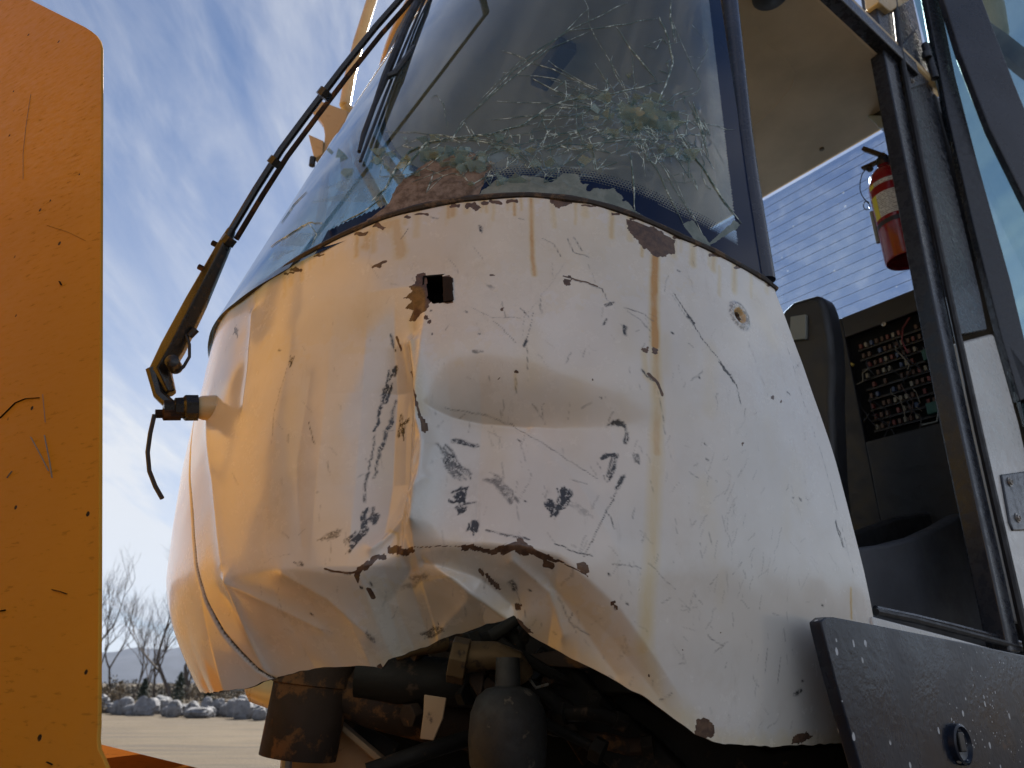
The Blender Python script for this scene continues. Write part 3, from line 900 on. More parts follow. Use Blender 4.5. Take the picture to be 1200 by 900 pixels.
for p, w, v in SC:
    if w < 1.3:
        stroke(scuffM, p, w * 0.55, v, 0.7, 0.5)
        continue
    nn_ = int(w * 4.5)
    for q in range(nn_):          # a scuff is a bundle of short parallel hairlines
        ox, oy = random.gauss(0, w * 0.75), random.gauss(0, w * 0.6)
        i0 = random.uniform(0, 0.55); i1 = random.uniform(0.5, 1.0)
        if len(p) > 4:
            i0 = random.uniform(0, .85); i1 = min(1, i0 + random.uniform(.08, .3)); ox *= 1.6
        pa = np.array(p, float); t_ = np.linspace(0, 1, len(pa)); tt = np.linspace(i0, i1, max(3, len(pa)))
        pq = np.c_[np.interp(tt, t_, pa[:, 0]) + ox, np.interp(tt, t_, pa[:, 1]) + oy]
        stroke(scuffM, pq, random.uniform(0.5, 1.2), v * random.uniform(0.6, 1.0), 0.8, 0.7)
d, _ = pl_dist(s_, z_, *SEAM); scuffM = np.maximum(scuffM, np.clip((.0028 - d) / .0016, 0, 1) * .75)
for i in range(400):      # fine scratches and specks
    u0 = random.uniform(250, 1010); v0 = random.uniform(300, 850)
    if random.random() < 0.5:
        u0 = random.uniform(500, 960)
    if i % 9:
        an = random.gauss(1.45, 0.5); L_ = random.uniform(4, 22)
        stroke(scuffM, [(u0, v0), (u0 + L_ * math.cos(an), v0 + L_ * math.sin(an))], random.uniform(0.25, 0.6), random.uniform(0.12, 0.45), 1.0, 0.6)
    else:
        stroke(scuffM, [(u0, v0), (u0 + random.uniform(0.5, 3), v0 + random.uniform(0.5, 2))], random.uniform(0.5, 1.1), random.uniform(0.4, 0.9), 0.8, 0.6)
for i in range(60):
    u0 = random.gauss(840, 60); v0 = random.gauss(640, 70); an = random.gauss(1.7, 0.3); L_ = random.uniform(6, 24)
    stroke(scuffM, [(u0, v0), (u0 + L_ * math.cos(an), v0 + L_ * math.sin(an))], 0.4, random.uniform(0.15, 0.4), 1.0, 0.6)

# ------------------------------------------------------------------ the machine
root_p = cabp(-0.3, 0, -CAM_H)
loader = thing('wheel_loader', 'battered white wheel loader cab with cracked windshield, dented nose and open door', 'wheel loader', root_p)
LO = np.array(loader.location)


def grid_object(name, P3, material, parent, attrs=None, drop=None, rim=None):
    nc, nr = P3.shape[:2]
    v = P3.reshape(-1, 3) + np.array([0, 0, CAM_H]) - OFF(parent)
    idx = np.arange(nc * nr).reshape(nc, nr)
    q = np.stack([idx[:-1, :-1], idx[1:, :-1], idx[1:, 1:], idx[:-1, 1:]], -1).reshape(-1, 4)
    if drop is not None:
        q = q[~drop.reshape(-1)]
    me = bpy.data.meshes.new(name)
    me.vertices.add(len(v)); me.vertices.foreach_set('co', v.astype(np.float32).ravel())
    me.loops.add(q.size); me.loops.foreach_set('vertex_index', q.astype(np.int32).ravel())
    me.polygons.add(len(q)); me.polygons.foreach_set('loop_start', (np.arange(len(q)) * 4).astype(np.int32))
    me.polygons.foreach_set('loop_total', np.full(len(q), 4, np.int32))
    me.polygons.foreach_set('use_smooth', np.ones(len(q), bool))
    me.update(calc_edges=True)
    for k_, a_ in (attrs or {}).items():
        at = me.attributes.new(k_, 'FLOAT', 'POINT'); at.data.foreach_set('value', a_.astype(np.float32).ravel())
    me.materials.append(material)
    o = bpy.data.objects.new(name, me); COL.objects.link(o); o.parent = parent
    return o


PP = panel_point(s_, z_)
hs, hz = hit([(500, 323), (519, 322), (520, 355), (507, 356), (501, 350)])
cs = 0.25 * (s_[:-1, :-1] + s_[1:, :-1] + s_[1:, 1:] + s_[:-1, 1:]); cz = 0.25 * (z_[:-1, :-1] + z_[1:, :-1] + z_[1:, 1:] + z_[:-1, 1:])
drop = inpoly(cs, cz, hs, hz) | (np.hypot(cs - RING[0], (cz - RING[1])) < 0.0045)
panel = grid_object('front_panel', PP, M['panel'], loader, {'rust': rustM, 'stain': stainM, 'scuff': scuffM}, drop)
panel['label'] = 'crumpled white front sheet with rust streaks, black scuffs and torn lower edge'

# returned edge of the sheet along the bottom and the door side
edge = np.concatenate([PP[:, 0], PP[-1, 1:]]); es = np.concatenate([s_[:, 0], s_[-1, 1:]])
_, _, na_, nb_ = plan(es)
nin = -cabp(na_, nb_, np.zeros_like(es)) + cabp(0, 0, 0)
mb = MB(); k = len(edge); e2 = edge + nin * 0.005
mb.add(list(edge + nin * 0.0004) + list(e2), [(i, i + 1, k + i + 1, k + i) for i in range(k - 1)])
mb.build('edge_return', M['ruststeel'], panel)

# torn slot: black box added behind the hole to keep it dark
hp = panel_point(*[q for q in hit([(511, 339)])])[0]
_, _, na_, nb_ = plan(hit([(511, 339)])[0]); hn = (cabp(na_, nb_, 0) - cabp(0, 0, 0))[0]; hn[2] = 0; hn = unit(hn); ht = unit(np.cross(UP, hn))
mb = MB()
for sgn in (-1, 1):
    mb.box(hp - hn * 0.032 + ht * sgn * 0.024, hn * 0.03, ht * 0.0015, UP * 0.028)
    mb.box(hp - hn * 0.032 + UP * sgn * 0.029, hn * 0.03, ht * 0.025, UP * 0.0015)
mb.box(hp - hn * 0.064, hn * 0.0015, ht * 0.027, UP * 0.03)
mb.build('slot_dark_box', M['dark'], loader)
tabp = [panel_point(*[q for q in hit([p])], lift=0.004)[0] for p in [(519, 325), (530, 326), (531, 353), (520, 355)]]
MB().prism(tabp, -hn * 0.003).build('slot_tab', M['ruststeel'], loader, bevel=0.001)
# ring around the lost bolt
rp = panel_point(np.array([RING[0]]), np.array([RING[1]]))[0]
MB().lathe(rp - L3 * 0.006, L3, [(0, 0.0062), (0.010, 0.0062), (0.012, 0.0085), (0.010, 0.0120), (0.006, 0.0125)], 24).build('bolt_socket', M['ruststeel'], loader, True)


# ------------------------------------------------------------------ windshield
def gscale(z): return 1 - 0.35 * (z - ZS) / (R + 0.1)


def glass_field(a, b, z):
    au = (a + 0.1) / gscale(z) - 0.1
    s, dist = unplan(au, b)
    return dist + 0.010, s


def glass_hit(pts):
    pts = np.asarray(pts, float)
    s, z, P = march(pts[:, 0], pts[:, 1], glass_field, n=500)
    return s, z


def glass_point(s, z, lift=0.0):
    a, b, na, nb = plan(s)
    a = a - 0.010 * na; b = b - 0.010 * nb
    a = -0.1 + (a + 0.1) * gscale(z)
    nz = 0.4 * np.maximum(na, 0); n_ = np.sqrt(na * na + nb * nb + nz * nz)
    return cabp(a + na / n_ * lift, b + nb / n_ * lift, z + nz / n_ * lift)


GZ1 = 2.02
gc = np.r_[np.linspace(-HALF - 0.098, -0.6, 60)[:-1], np.linspace(-0.6, HALF + 0.098, 860)]; gr = np.linspace(0, 1, 460) ** 1.25
gs, gq = np.meshgrid(gc, gr, indexing='ij')
gz = (ztop(gs) - 0.012) + (GZ1 - ztop(gs) + 0.012) * gq


def gfill(pts, jit=1.0, seed=40):
    ps, pz = glass_hit(pts)
    j1 = 0.012 * (vnoise(gs * 60, gz * 60, seed) - 0.5) * jit; j2 = 0.012 * (vnoise(gs * 60, gz * 60, seed + 1) - 0.5) * jit
    return inpoly(gs + j1, gz + j2, ps, pz)


frit = np.zeros_like(gs); milk_glare = np.zeros_like(gs); glue = np.zeros_like(gs); brown = np.zeros_like(gs)
edge_d = HALF + 0.098 - np.abs(gs)                     # distance from the pillars
bot_d = gz - ztop(gs)                                  # distance above the sill
saw = 0.006 * (2 * np.abs((gz * 130) % 1 - 0.5))
frit[edge_d < 0.070 + saw] = 1.0
# dotted fade at the upper edge of the black band
band = (bot_d < 0.060)
s_l, s_r = glass_hit([(545, 205), (900, 330)])[0]
band &= (gs > s_l)
frit[band] = 1.0
sL2 = glass_hit([(405, 232)])[0][0]; sL3 = glass_hit([(462, 218)])[0][0]
tooth = 0.012 * (np.abs((gs * 100) % 1 - 0.5))
frit[(gs > sL2) & (gs < sL3) & (bot_d < 0.046 + tooth)] = 1.0
glue[gfill([(560, 240), (566, 222), (590, 208), (620, 206), (648, 214), (660, 204), (678, 206), (690, 222), (720, 222), (735, 238), (770, 262), (800, 285), (790, 290), (740, 258), (690, 244), (620, 234)], 1.2)] = 1.0
glue[gfill([(800, 262), (812, 258), (838, 296), (826, 300)], 0.3)] = 1.0
glue[gfill([(822, 292), (860, 258), (868, 264), (840, 282)], 0.3)] = 1.0
brown[gfill([(400, 284), (430, 258), (456, 238), (474, 208), (500, 192), (540, 178), (560, 182), (575, 198), (566, 216), (562, 240), (500, 248), (440, 268), (405, 285)], 1.4)] = 1.0
ms, mz = glass_hit([(835, 30), (840, 130), (855, 230)])
m = (edge_d < 0.125) & (edge_d > 0.0); milk_glare[m] = 0.55; milk_glare[frit > .5] = 0
im_s, im_z = glass_hit([(745, 140)]); im_s, im_z = im_s[0], im_z[0]
dd_ = np.hypot((gs - im_s) / 0.15, (gz - im_z) / 0.085)
milk_glare = np.maximum(milk_glare, 0.85 * np.clip(1.15 - dd_, 0, 1) * (vnoise(gs * 45, gz * 45, 51) > 0.28))
i2s, i2z = glass_hit([(610, 190)]); dd2 = np.hypot((gs - i2s[0]) / 0.16, (gz - i2z[0]) / 0.05)
milk_glare[frit > .5] = 0
milk_glare = np.maximum(milk_glare, 0.6 * np.clip(1.1 - dd2, 0, 1) * (vnoise(gs * 38, gz * 38, 53) > 0.4))
m = gfill([(318, 300), (345, 262), (375, 222), (420, 205), (470, 195), (452, 228), (410, 250), (360, 285), (325, 306)], 1.5); milk_glare[m] = np.maximum(milk_glare[m], .35 + .5 * (vnoise(gs * 25 + gz * 60, gz * 8, 57) > .5)[m])  # pale streaks painted where sun glare would show
# facets: shattered glass tilts a little from piece to piece
sites = np.c_[im_s + rng.normal(0, 0.16, 220), im_z + rng.normal(0, 0.10, 220)]
extra = np.c_[rng.uniform(i2s[0] - 0.3, i2s[0] + 0.3, 90), i2z[0] + rng.normal(0, 0.05, 90)]
sites = np.r_[sites, extra]; tilt = rng.normal(0, 0.06, (len(sites), 2))
near = np.clip(1.8 - np.minimum(dd_, dd2), 0, 1)
lift = np.zeros_like(gs); mk = near > 0
ps_ = np.c_[gs[mk], gz[mk]]; bd = np.full(len(ps_), 9.0); bi = np.zeros(len(ps_), int)
for i, q in enumerate(sites):
    d = np.hypot(ps_[:, 0] - q[0], ps_[:, 1] - q[1]); m = d < bd; bd[m] = d[m]; bi[m] = i
cell = rng.random(len(sites)) ** 2.2
mfac = np.clip(1.35 - np.minimum(dd_, dd2 * 1.1), 0, 1)
mm_ = np.zeros_like(gs); mm_[mk] = cell[bi] * 1.25; milk_glare = np.maximum(milk_glare, mm_ * mfac); milk_glare[frit > .5] *= .3
idg = np.full(gs.shape, -1); idg[mk] = bi
eb = np.zeros(gs.shape, bool); eb[1:] |= idg[1:] != idg[:-1]; eb[:, 1:] |= idg[:, 1:] != idg[:, :-1]
milk_glare[eb & (mfac > .12)] = np.maximum(milk_glare[eb & (mfac > .12)], .95)
lift[mk] = ((ps_ - sites[bi]) * tilt[bi]).sum(1) * near[mk]
GP = glass_point(gs, gz, lift)
ws = grid_object('windshield', GP, M['windshield'], loader, {'film': np.full_like(gs, .5), 'gu': gs, 'gv': bot_d, 'dotzone': (gs > s_l) * 1.0, 'frit': frit, 'milk_glare': milk_glare, 'glue': glue, 'brown': brown})
ws['label'] = 'wraparound cracked windshield with dark dotted border'

# crack lines
mb = MB()


def crack(pts_sz, w=0.0008, lift=0.0015):
    s0 = np.array([p[0] for p in pts_sz]); z0 = np.array([p[1] for p in pts_sz])
    P3 = glass_point(s0, z0, lift)
    k = len(P3)
    if k < 2: return
    vs = []
    for i in range(k):
        t = unit(P3[min(i + 1, k - 1)] - P3[max(i - 1, 0)])
        n_ = unit(P3[i] * -1); sd = unit(np.cross(t, n_))
        ww = w * (0.35 + 0.65 * math.sin(math.pi * (i + 0.6) / (k + 0.2)))
        vs += [P3[i] + sd * ww, P3[i] - sd * ww, P3[i] + n_ * w * 0.8]
    fs = []
    for i in range(k - 1):
        o = 3 * i
        fs += [(o, o + 3, o + 5, o + 2), (o + 2, o + 5, o + 4, o + 1)]
    mb.add(vs, fs)


def jag(pts_px, w=0.0008, n=4, j=0.003):
    s0, z0 = glass_hit(pts_px)
    out = []
    for i in range(len(s0) - 1):
        for q in range(n):
            t = q / n; e_ = 0 if (q == 0) else j
            out.append((s0[i] + (s0[i + 1] - s0[i]) * t + random.gauss(0, e_ * 0.35), z0[i] + (z0[i + 1] - z0[i]) * t + random.gauss(0, e_ * 0.35)))
    out.append((s0[-1], z0[-1])); crack(out, w)


LONG = [([(530, 162), (575, 158), (615, 146), (640, 128), (665, 118), (700, 114)], 0.0013), ([(540, 145), (590, 100), (640, 60), (690, 38)], 0.0009), ([(545, 140), (600, 85), (650, 48), (690, 10)], 0.0008),
        ([(560, 120), (610, 72), (655, 44), (720, 10), (735, 4)], 0.0007), ([(655, 120), (690, 114), (720, 110), (760, 100), (780, 96)], 0.0010), ([(675, 118), (676, 150), (684, 170), (686, 172)], 0.0008),
        ([(722, 32), (740, 60), (762, 86), (770, 96)], 0.0010), ([(668, 36), (700, 34), (740, 28), (770, 22)], 0.0008), ([(772, 20), (783, 45), (788, 75), (775, 110), (762, 135)], 0.0013), ([(786, 0), (785, 20), (790, 48)], 0.0010),
        ([(600, 176), (640, 172), (690, 170), (740, 165), (790, 164), (798, 168)], 0.0009), ([(745, 168), (770, 200), (785, 232), (800, 262)], 0.0009), ([(798, 166), (822, 195), (845, 232), (868, 262)], 0.0014), ([(800, 160), (815, 185), (850, 240)], 0.0010),
        ([(590, 172), (560, 180), (545, 200)], 0.0008), ([(600, 176), (570, 165), (540, 162), (500, 158), (452, 155)], 0.0007), ([(470, 205), (485, 185), (500, 168), (530, 162)], 0.0016), ([(436, 236), (452, 222), (466, 196), (480, 178), (500, 170)], 0.0020),
        ([(530, 162), (560, 166), (590, 172), (600, 176), (640, 205)], 0.0009), ([(738, 182), (742, 215), (744, 250)], 0.0012), ([(812, 120), (822, 150), (830, 185)], 0.0012), ([(806, 118), (818, 146), (828, 170)], 0.0008), ([(824, 140), (832, 160)], 0.0009),
        ([(612, 190), (600, 182), (590, 172)], 0.0008), ([(640, 178), (655, 172), (680, 178)], 0.0009), ([(595, 150), (602, 168), (608, 172)], 0.0008), ([(552, 152), (562, 172)], 0.0010), ([(640, 160), (630, 175)], 0.0007), ([(330, 262), (345, 240), (360, 225)], 0.0008),
        ([(420, 118), (418, 120)], 0.0003), ([(660, 125), (640, 150)], 0.0005), ([(650, 150), (640, 158), (636, 172)], 0.0006), ([(505, 115), (512, 112), (520, 122), (524, 150)], 0.0006), ([(318, 290), (345, 272), (362, 262), (378, 262)], 0.0012), ([(362, 262), (372, 276), (366, 288)], 0.0010), ([(400, 262), (425, 250), (450, 232)], 0.0012)]
for p, w in LONG:
    jag(p, w * 1.25)
for i in range(46):       # radial fractures out of the main hit
    an = random.uniform(0, 2 * math.pi); L0 = random.uniform(0.02, 0.09); L1_ = L0 + random.expovariate(1 / 0.10) + 0.03
    pts = []
    for q in range(7):
        r_ = L0 + (L1_ - L0) * q / 6; an += random.gauss(0, 0.02)
        pts.append((im_s + r_ * 1.35 * math.cos(an), im_z + r_ * 0.85 * math.sin(an)))
    if max(p[0] for p in pts) < HALF + 0.09 and min(p[1] - float(ztop(p[0])) for p in pts) > 0.03:
        crack(pts, random.uniform(0.0004, 0.0010))
def net(pts, k_, wlo, whi, jit=.0003, lmax=.075):
    pts = np.array(pts); done = set()
    for i in range(len(pts)):
        d = np.hypot(*(pts - pts[i]).T); o = np.argsort(d)[1:k_ + 1]
        for q in o:
            key = (min(i, q), max(i, q))
            if key in done or d[q] > lmax: continue
            done.add(key)
            a_, b_ = pts[i], pts[q]
            crack([tuple(a_ + (b_ - a_) * t + (rng.normal(0, jit, 2) if 0 < t < 1 else 0)) for t in (0, .5, 1)], random.uniform(wlo, whi))
pn = []
while len(pn) < 260:
    r_ = abs(random.gauss(0, 0.075)) + .004; an = random.uniform(0, 6.283)
    p = (im_s + r_ * 1.45 * math.cos(an), im_z + r_ * 0.85 * math.sin(an) - .02 * math.cos(an))
    if p[0] < HALF + 0.09 and p[1] - float(ztop(p[0])) > .02: pn.append(p)
net(pn, 3, .0004, .0011)
u_ = np.array([random.gauss(590, 62) for _ in range(130)]); v_ = np.array([random.gauss(178, 18) for _ in range(130)]) - (u_ - 590) * .12
q0, q1 = glass_hit(np.c_[u_, v_]); pn = [(a_, b_) for a_, b_ in zip(q0, q1) if b_ - float(ztop(a_)) > .012]
net(pn, 3, .0003, .0009)
u_ = np.array([random.gauss(800, 18) for _ in range(60)]); v_ = np.array([random.uniform(20, 240) for _ in range(60)]); u_ = u_ + (v_ - 120) * .12
q0, q1 = glass_hit(np.c_[u_, v_]); pn = [(a_, b_) for a_, b_ in zip(q0, q1) if a_ < HALF + .085 and b_ - float(ztop(a_)) > .02]
net(pn, 2, .0003, .0008)
ck = mb.build('crack_lines', M['crack'], ws); ck['kind'] = 'stuff'
# loose shards still held by the laminate
for i in range(120):
    if i < 60:
        r_ = abs(random.gauss(0, 0.06)); an = random.uniform(0, 6.283); c0 = (im_s + r_ * 1.5 * math.cos(an), im_z + r_ * 0.9 * math.sin(an))
    else:
        (q0,), (q1,) = glass_hit([(random.gauss(540, 60), random.gauss(192, 14))]); c0 = (q0, q1)
    if c0[0] > HALF + 0.06 or c0[1] - float(ztop(c0[0])) < 0.03: continue
    pc_ = glass_point(np.array([c0[0]]), np.array([c0[1]]), 0.004)[0]
    nn = unit(-pc_ + np.array([random.gauss(0, .35), random.gauss(0, .35), random.gauss(0, .35)])); t1 = unit(np.cross(nn, UP)); t2 = np.cross(nn, t1)
    k = random.choice((3, 4, 4, 5)); a0 = random.uniform(0, 6); sz = random.uniform(0.007, 0.020)
    pts = [pc_ + sz * random.uniform(.6, 1.2) * (math.cos(a0 + 6.283 * j / k) * t1 * 1.2 + math.sin(a0 + 6.283 * j / k) * t2 * .8) for j in range(k)]
    MB().prism(pts, -nn * 0.0016).build('glass_shard', M['shard'], ws)

# rubber seal along the sill
ss = np.linspace(-HALF, float(sright(0.72)) - 0.0, 240)
path = panel_point(ss, ztop(ss)); a_, b_, na_, nb_ = plan(ss)
inn = cabp(na_, nb_, 0) - cabp(0, 0, 0)
rad = 0.0062 + 0.0022 * vnoise(ss * 22, ss * 0, 61)
MB().tube(list(path - inn * 0.002 + UP * 0.006), list(rad), 8).build('window_seal', worn('perished_rubber', (0.030, 0.022, 0.017), 0.7, (0.13, 0.085, 0.05), 0.52, 26, 0.4, 0.6), loader, True)

# ------------------------------------------------------------------ cab shell
def bpoly(pts, b, th, name, m, parent=loader, bevel=0.003):
    return MB().prism([Pb(u, v, b) for u, v in pts], -L3 * th).build(name, m, parent, bevel=bevel)


# right front pillar, drawn on the side plane of the cab
pl = [Pb(u, v, R + 0.004) for u, v in [(909, 346), (902, 305), (889, 228), (880, 165), (872, 90), (865, 20), (858, -60)]]
pr = [Pb(u, v, R + 0.004) for u, v in [(887, 320), (879, 270), (868, 195), (858, 110), (849, 20), (842, -60)]]
top_l = Pb(842, -60, R + .004)
mid_ = [0.5 * (Pb(u, v, R - 0.018) + Pb(u2, v2, R - 0.018)) for (u, v), (u2, v2) in [((908, 340), (886, 318)), ((901, 300), (880, 280)), ((888, 228), (870, 205)), ((879, 165), (863, 150)), ((872, 90), (855, 80)), ((865, 20), (848, 15)), ((856, -80), (838, -85)), ((846, -170), (828, -172))]]
MB().tube(mid_, 0.021, 14).build('front_pillar', worn('pillar_paint', (0.045, 0.055, 0.085), 0.28, (0.2, 0.2, 0.22), 0.76, 30, 0.2, 0.05), loader, True)
cabp1 = lambda a, b, z: cabp(a, b, z).astype(float)
# left side of the cab (away from the camera): pillar, lower sheet, glass
MB().tube([cabp1(-0.11, -R + .02, 0.75), cabp1(-0.11, -R + .02, 2.02)], 0.021, 12).build('front_pillar', bpy.data.materials['pillar_paint'], loader, True)
MB().box(cabp1(-0.75, -R + .012, 0.33), F3 * 0.66, L3 * 0.012, UP * 0.45).build('side_panel', M['white'], loader, bevel=0.01)
MB().box(cabp1(-0.75, -R + .010, 1.39), F3 * 0.655, L3 * 0.003, UP * 0.63).build('side_window', M['clearglass'], loader)
MB().box(cabp1(-1.41, -R + .03, 1.05), F3 * 0.035, L3 * 0.03, UP * 1.0).build('rear_pillar', M['navy'], loader, bevel=0.008)
# roof and headliner
ang = np.linspace(-math.pi / 2, math.pi / 2, 40)
sc_ = float(gscale(2.02))


def roof_ring(z, grow, rear):
    a = -0.1 + (R * np.cos(ang) + 0.1) * sc_ + grow; b = (R + grow) * np.sin(ang)
    pts = [cabp1(x, y, z) for x, y in zip(a, b)] + [cabp1(rear, R + grow, z), cabp1(rear, -R - grow, z)]
    return pts


rm = MB(); rr = [roof_ring(2.066, 0.0, -1.47), roof_ring(2.075, 0.012, -1.50), roof_ring(2.10, 0.012, -1.50), roof_ring(2.16, -0.12, -1.42)]
n_ = len(rr[0]); vs = sum(rr, [])
fs = [tuple(range(n_))[::-1], tuple(range(3 * n_, 4 * n_))] + [(k_ * n_ + i, k_ * n_ + (i + 1) % n_, (k_ + 1) * n_ + (i + 1) % n_, (k_ + 1) * n_ + i) for k_ in range(3) for i in range(n_)]
rm.add(vs, [f[::-1] for f in fs]); rm.build('roof', M['cream'], loader, bevel=0.01)
hl = MB(); hp_ = roof_ring(2.0, -0.02, -1.405); hl.prism(hp_, UP * 0.045); hl.build('headliner', M['headliner'], loader, bevel=0.012)
# seams and fittings of the headliner
MB().tube([Pz(u, v, 2.004) for u, v in [(880, 150), (905, 128), (928, 100), (932, 84), (920, 66), (900, 52), (885, 30)]], 0.006, 8).build('headliner_seam', M['headliner'], loader, True)
pp = Pz(902, -8, 1.985); MB().lathe(pp, -UP, [(-.02, 0.0), (-.02, .055), (.012, .055), (.02, .045), (.022, 0.0)], 22).build('ceiling_speaker', M['black'], loader, True)
pp = Pz(963, 175, 1.996); MB().lathe(pp, -UP, [(-.004, .009), (.003, .009), (.004, 0)], 12).build('trim_button', worn('beige_button', (.2, .16, .11), .8), loader, True)
pp = Pz(648, 76, 1.975); rd = unit(Pz(668, 48, 1.975) - Pz(628, 102, 1.975)); r2 = np.cross(UP, rd)
MB().box(pp, rd * 0.10, r2 * 0.035, UP * 0.022).build('ceiling_radio', M['black'], loader, bevel=0.006)
MB().lathe(pp - UP * .022 - rd * .045, -UP, [(0, .026), (.006, .026), (.007, .02), (.004, 0)], 20).build('radio_speaker', M['rubber'], loader, True)
# beam over the door and headlining edge
MB().tube([Pb(960, -14, R - .02), Pb(1000, 24, R - .02), Pb(1036, 60, R - .02)], 0.018, 8).build('door_header', M['black'], loader, True)
MB().box(cabp1(-0.65, R - 0.015, 2.035), F3 * 0.60, L3 * 0.035, UP * 0.03).build('roof_rail', M['navy'], loader, bevel=0.006)
MB().box(cabp1(-0.65, -R + 0.015, 2.035), F3 * 0.60, L3 * 0.035, UP * 0.03).build('roof_rail', M['navy'], loader, bevel=0.006)
# windscreen header
hb = [cabp1(-0.1 + (R * math.cos(t) + 0.1) * sc_ - 0.01, (R - .01) * math.sin(t), 2.03) for t in np.linspace(-1.5, 1.5, 30)]
MB().tube(hb, 0.022, 8).build('windshield_header', M['navy'], loader, True)

# rear wall with window, defroster lines
RA = -1.41
def rp_(b0, b1, z0, z1, th, name, m, a=RA, bev=0.004):
    return MB().box(cabp1(a - th / 2, (b0 + b1) / 2, (z0 + z1) / 2), F3 * th / 2, L3 * (b1 - b0) / 2, UP * (z1 - z0) / 2).build(name, m, loader, bevel=bev)
rp_(-0.70, 0.58, 1.305, 2.0, 0.005, 'rear_window', M['rearglass'], RA - 0.012, 0)
dm = None
for i in range(16):
    zl_ = 1.345 + i * 0.0405
    o = MB().box(cabp1(RA - 0.0095, -0.06, zl_), F3 * 0.0004, L3 * 0.62, UP * 0.0007).build('defroster_line', worn('defroster_copper', (0.16, 0.17, 0.20), .6), loader) if dm is None else None
    if dm is None:
        dm = o; dz0 = zl_
    else:
        c_ = dm.copy(); COL.objects.link(c_); c_.parent = loader; c_.location = (dm.location[0], dm.location[1], zl_ - dz0)
rp_(0.58, 0.76, -0.02, 2.03, 0.05, 'rear_pillar', M['black'])
# rear wall below the window, around the fuse bay
f0 = tocab(Pa(1000, 385, RA)); f1 = tocab(Pa(1112, 500, RA))
fb0, fb1, fz0, fz1 = 0.255, 0.575, 0.80, 1.215
rp_(fb0 - .05, 0.60, fz0 - .06, fz1 + .06, 0.01, 'fuse_bay_back', M['dark'], RA - 0.045)
rp_(-0.74, fb0, -0.05, 1.30, 0.03, 'rear_trim', M['black'])
rp_(fb0, 0.58, fz1, 1.30, 0.03, 'rear_trim', M['black'])
rp_(fb0, 0.58, -0.05, fz0, 0.03, 'rear_trim', M['black'])
pp = Pa(1036, 380, RA + 0.001); MB().lathe(pp, F3, [(0, .008), (.003, .008), (.004, .004), (.002, .0035), (.001, 0)], 16).build('trim_screw', M['bolt'], loader, True)
for r_i in range(9):
    mbf = MB(); zf = fz0 + 0.05 + r_i * 0.040
    nf = 12
    mbf.cur = 4; mbf.box(cabp1(RA - 0.036, 0.41, zf - 0.012), F3 * 0.006, L3 * 0.13, UP * 0.004)
    for k in range(nf):
        if random.random() < 0.25: continue
        mbf.cur = random.choices((0, 1, 2, 3), (5, 3, 1, 3))[0]
        bb = 0.295 + k * 0.0205 + (r_i % 2) * 0.004 + random.gauss(0, .0008)
        mbf.box(cabp1(RA - 0.030, bb, zf), F3 * 0.008, L3 * 0.0045, UP * 0.0085)
    mbf.build('fuse_row', [M['fuse0'], M['fuse1'], M['fuse2'], M['fuse3'], M['black']], loader)
rw = random.Random(8)
for i in range(16):
    u0, v0 = rw.uniform(1000, 1095), rw.uniform(385, 490); p_ = []
    for q in range(5): p_.append((u0, v0)); u0 += rw.gauss(2, 7); v0 += rw.uniform(4, 14)
    MB().tube([Pa(u, v, RA - 0.014 + rw.uniform(-.004, .004)) for u, v in p_], rw.uniform(.0012, .0024), 5).build('wire', M[rw.choice(['black', 'rubber', 'fuse0', 'rubber', 'black', 'fuse3'])], loader, True)
for pts, mk_, r_ in [([(1066, 372), (1058, 385), (1057, 400), (1064, 414)], 'redwire', .003), ([(992, 424), (1000, 428)], 'yellowwire', .006), ([(992, 452), (1002, 456)], 'yellowwire', .006), ([(994, 485), (1006, 498)], 'yellowwire', .005), ([(1100, 480), (1098, 494), (1080, 498)], 'greypad', .003)]:
    MB().tube([Pa(u, v, RA - 0.01) for u, v in pts], r_, 7).build('wire', M[mk_], loader, True)
for u, v in ((1090, 415), (1095, 478)):
    MB().box(Pa(u, v, RA - 0.02), F3 * .012, L3 * .022, UP * .02).build('connector', M['greenconn'], loader, bevel=.003)
MB().tube([Pa(u, v, -1.33) for u, v in [(1098, 385), (1094, 400), (1093, 420), (1097, 440), (1102, 452)]], 0.004, 8).build('bay_latch_rod', M['chrome'], loader, True)
MB().box(Pa(1103, 448, -1.33), F3 * .012, L3 * .022, UP * .014).build('bay_latch', M['bolt'], loader, bevel=.003)
# cab floor, seat, consoles
MB().box(cabp1(-0.72, 0, 0.05), F3 * 0.68, L3 * 0.70, UP * 0.02).build('cab_floor', M['dark'], loader, bevel=.004)
sb = MB(); A_S = -0.95
sb.prism([Pa(u, v, A_S) for u, v in [(918, 362), (929, 352), (955, 345), (963, 347), (968, 362), (974, 395), (976, 430), (975, 470), (978, 560), (990, 700), (900, 700), (880, 520), (890, 400)]], -F3 * 0.09)
sb.build('seat_backrest', M['seat'], loader, bevel=0.022, seg=4)
MB().prism([Pa(u, v, A_S + .012) for u, v in [(926, 371), (944, 368), (944, 397), (925, 399)]], -F3 * .02).build('seat_label', M['greypad'], loader, bevel=.003)
MB().box(cabp1(-0.80, 0.02, 0.42), F3 * 0.28, L3 * 0.26, UP * 0.07).build('seat_cushion', M['seat'], loader, bevel=.03)
MB().box(cabp1(-0.80, 0.02, 0.15), F3 * 0.2, L3 * 0.18, UP * 0.22).build('seat_base', M['black'], loader, bevel=.01)
cons = [(1000, 645), (1010, 641), (1040, 637), (1075, 628), (1105, 614), (1128, 601), (1134, 602), (1150, 655), (1172, 735), (1176, 760), (1030, 760), (1015, 720)]
MB().prism([Pb(u, v, R - 0.20) for u, v in cons], -L3 * 0.05).build('side_console', M['console'], loader, bevel=0.012, seg=3)
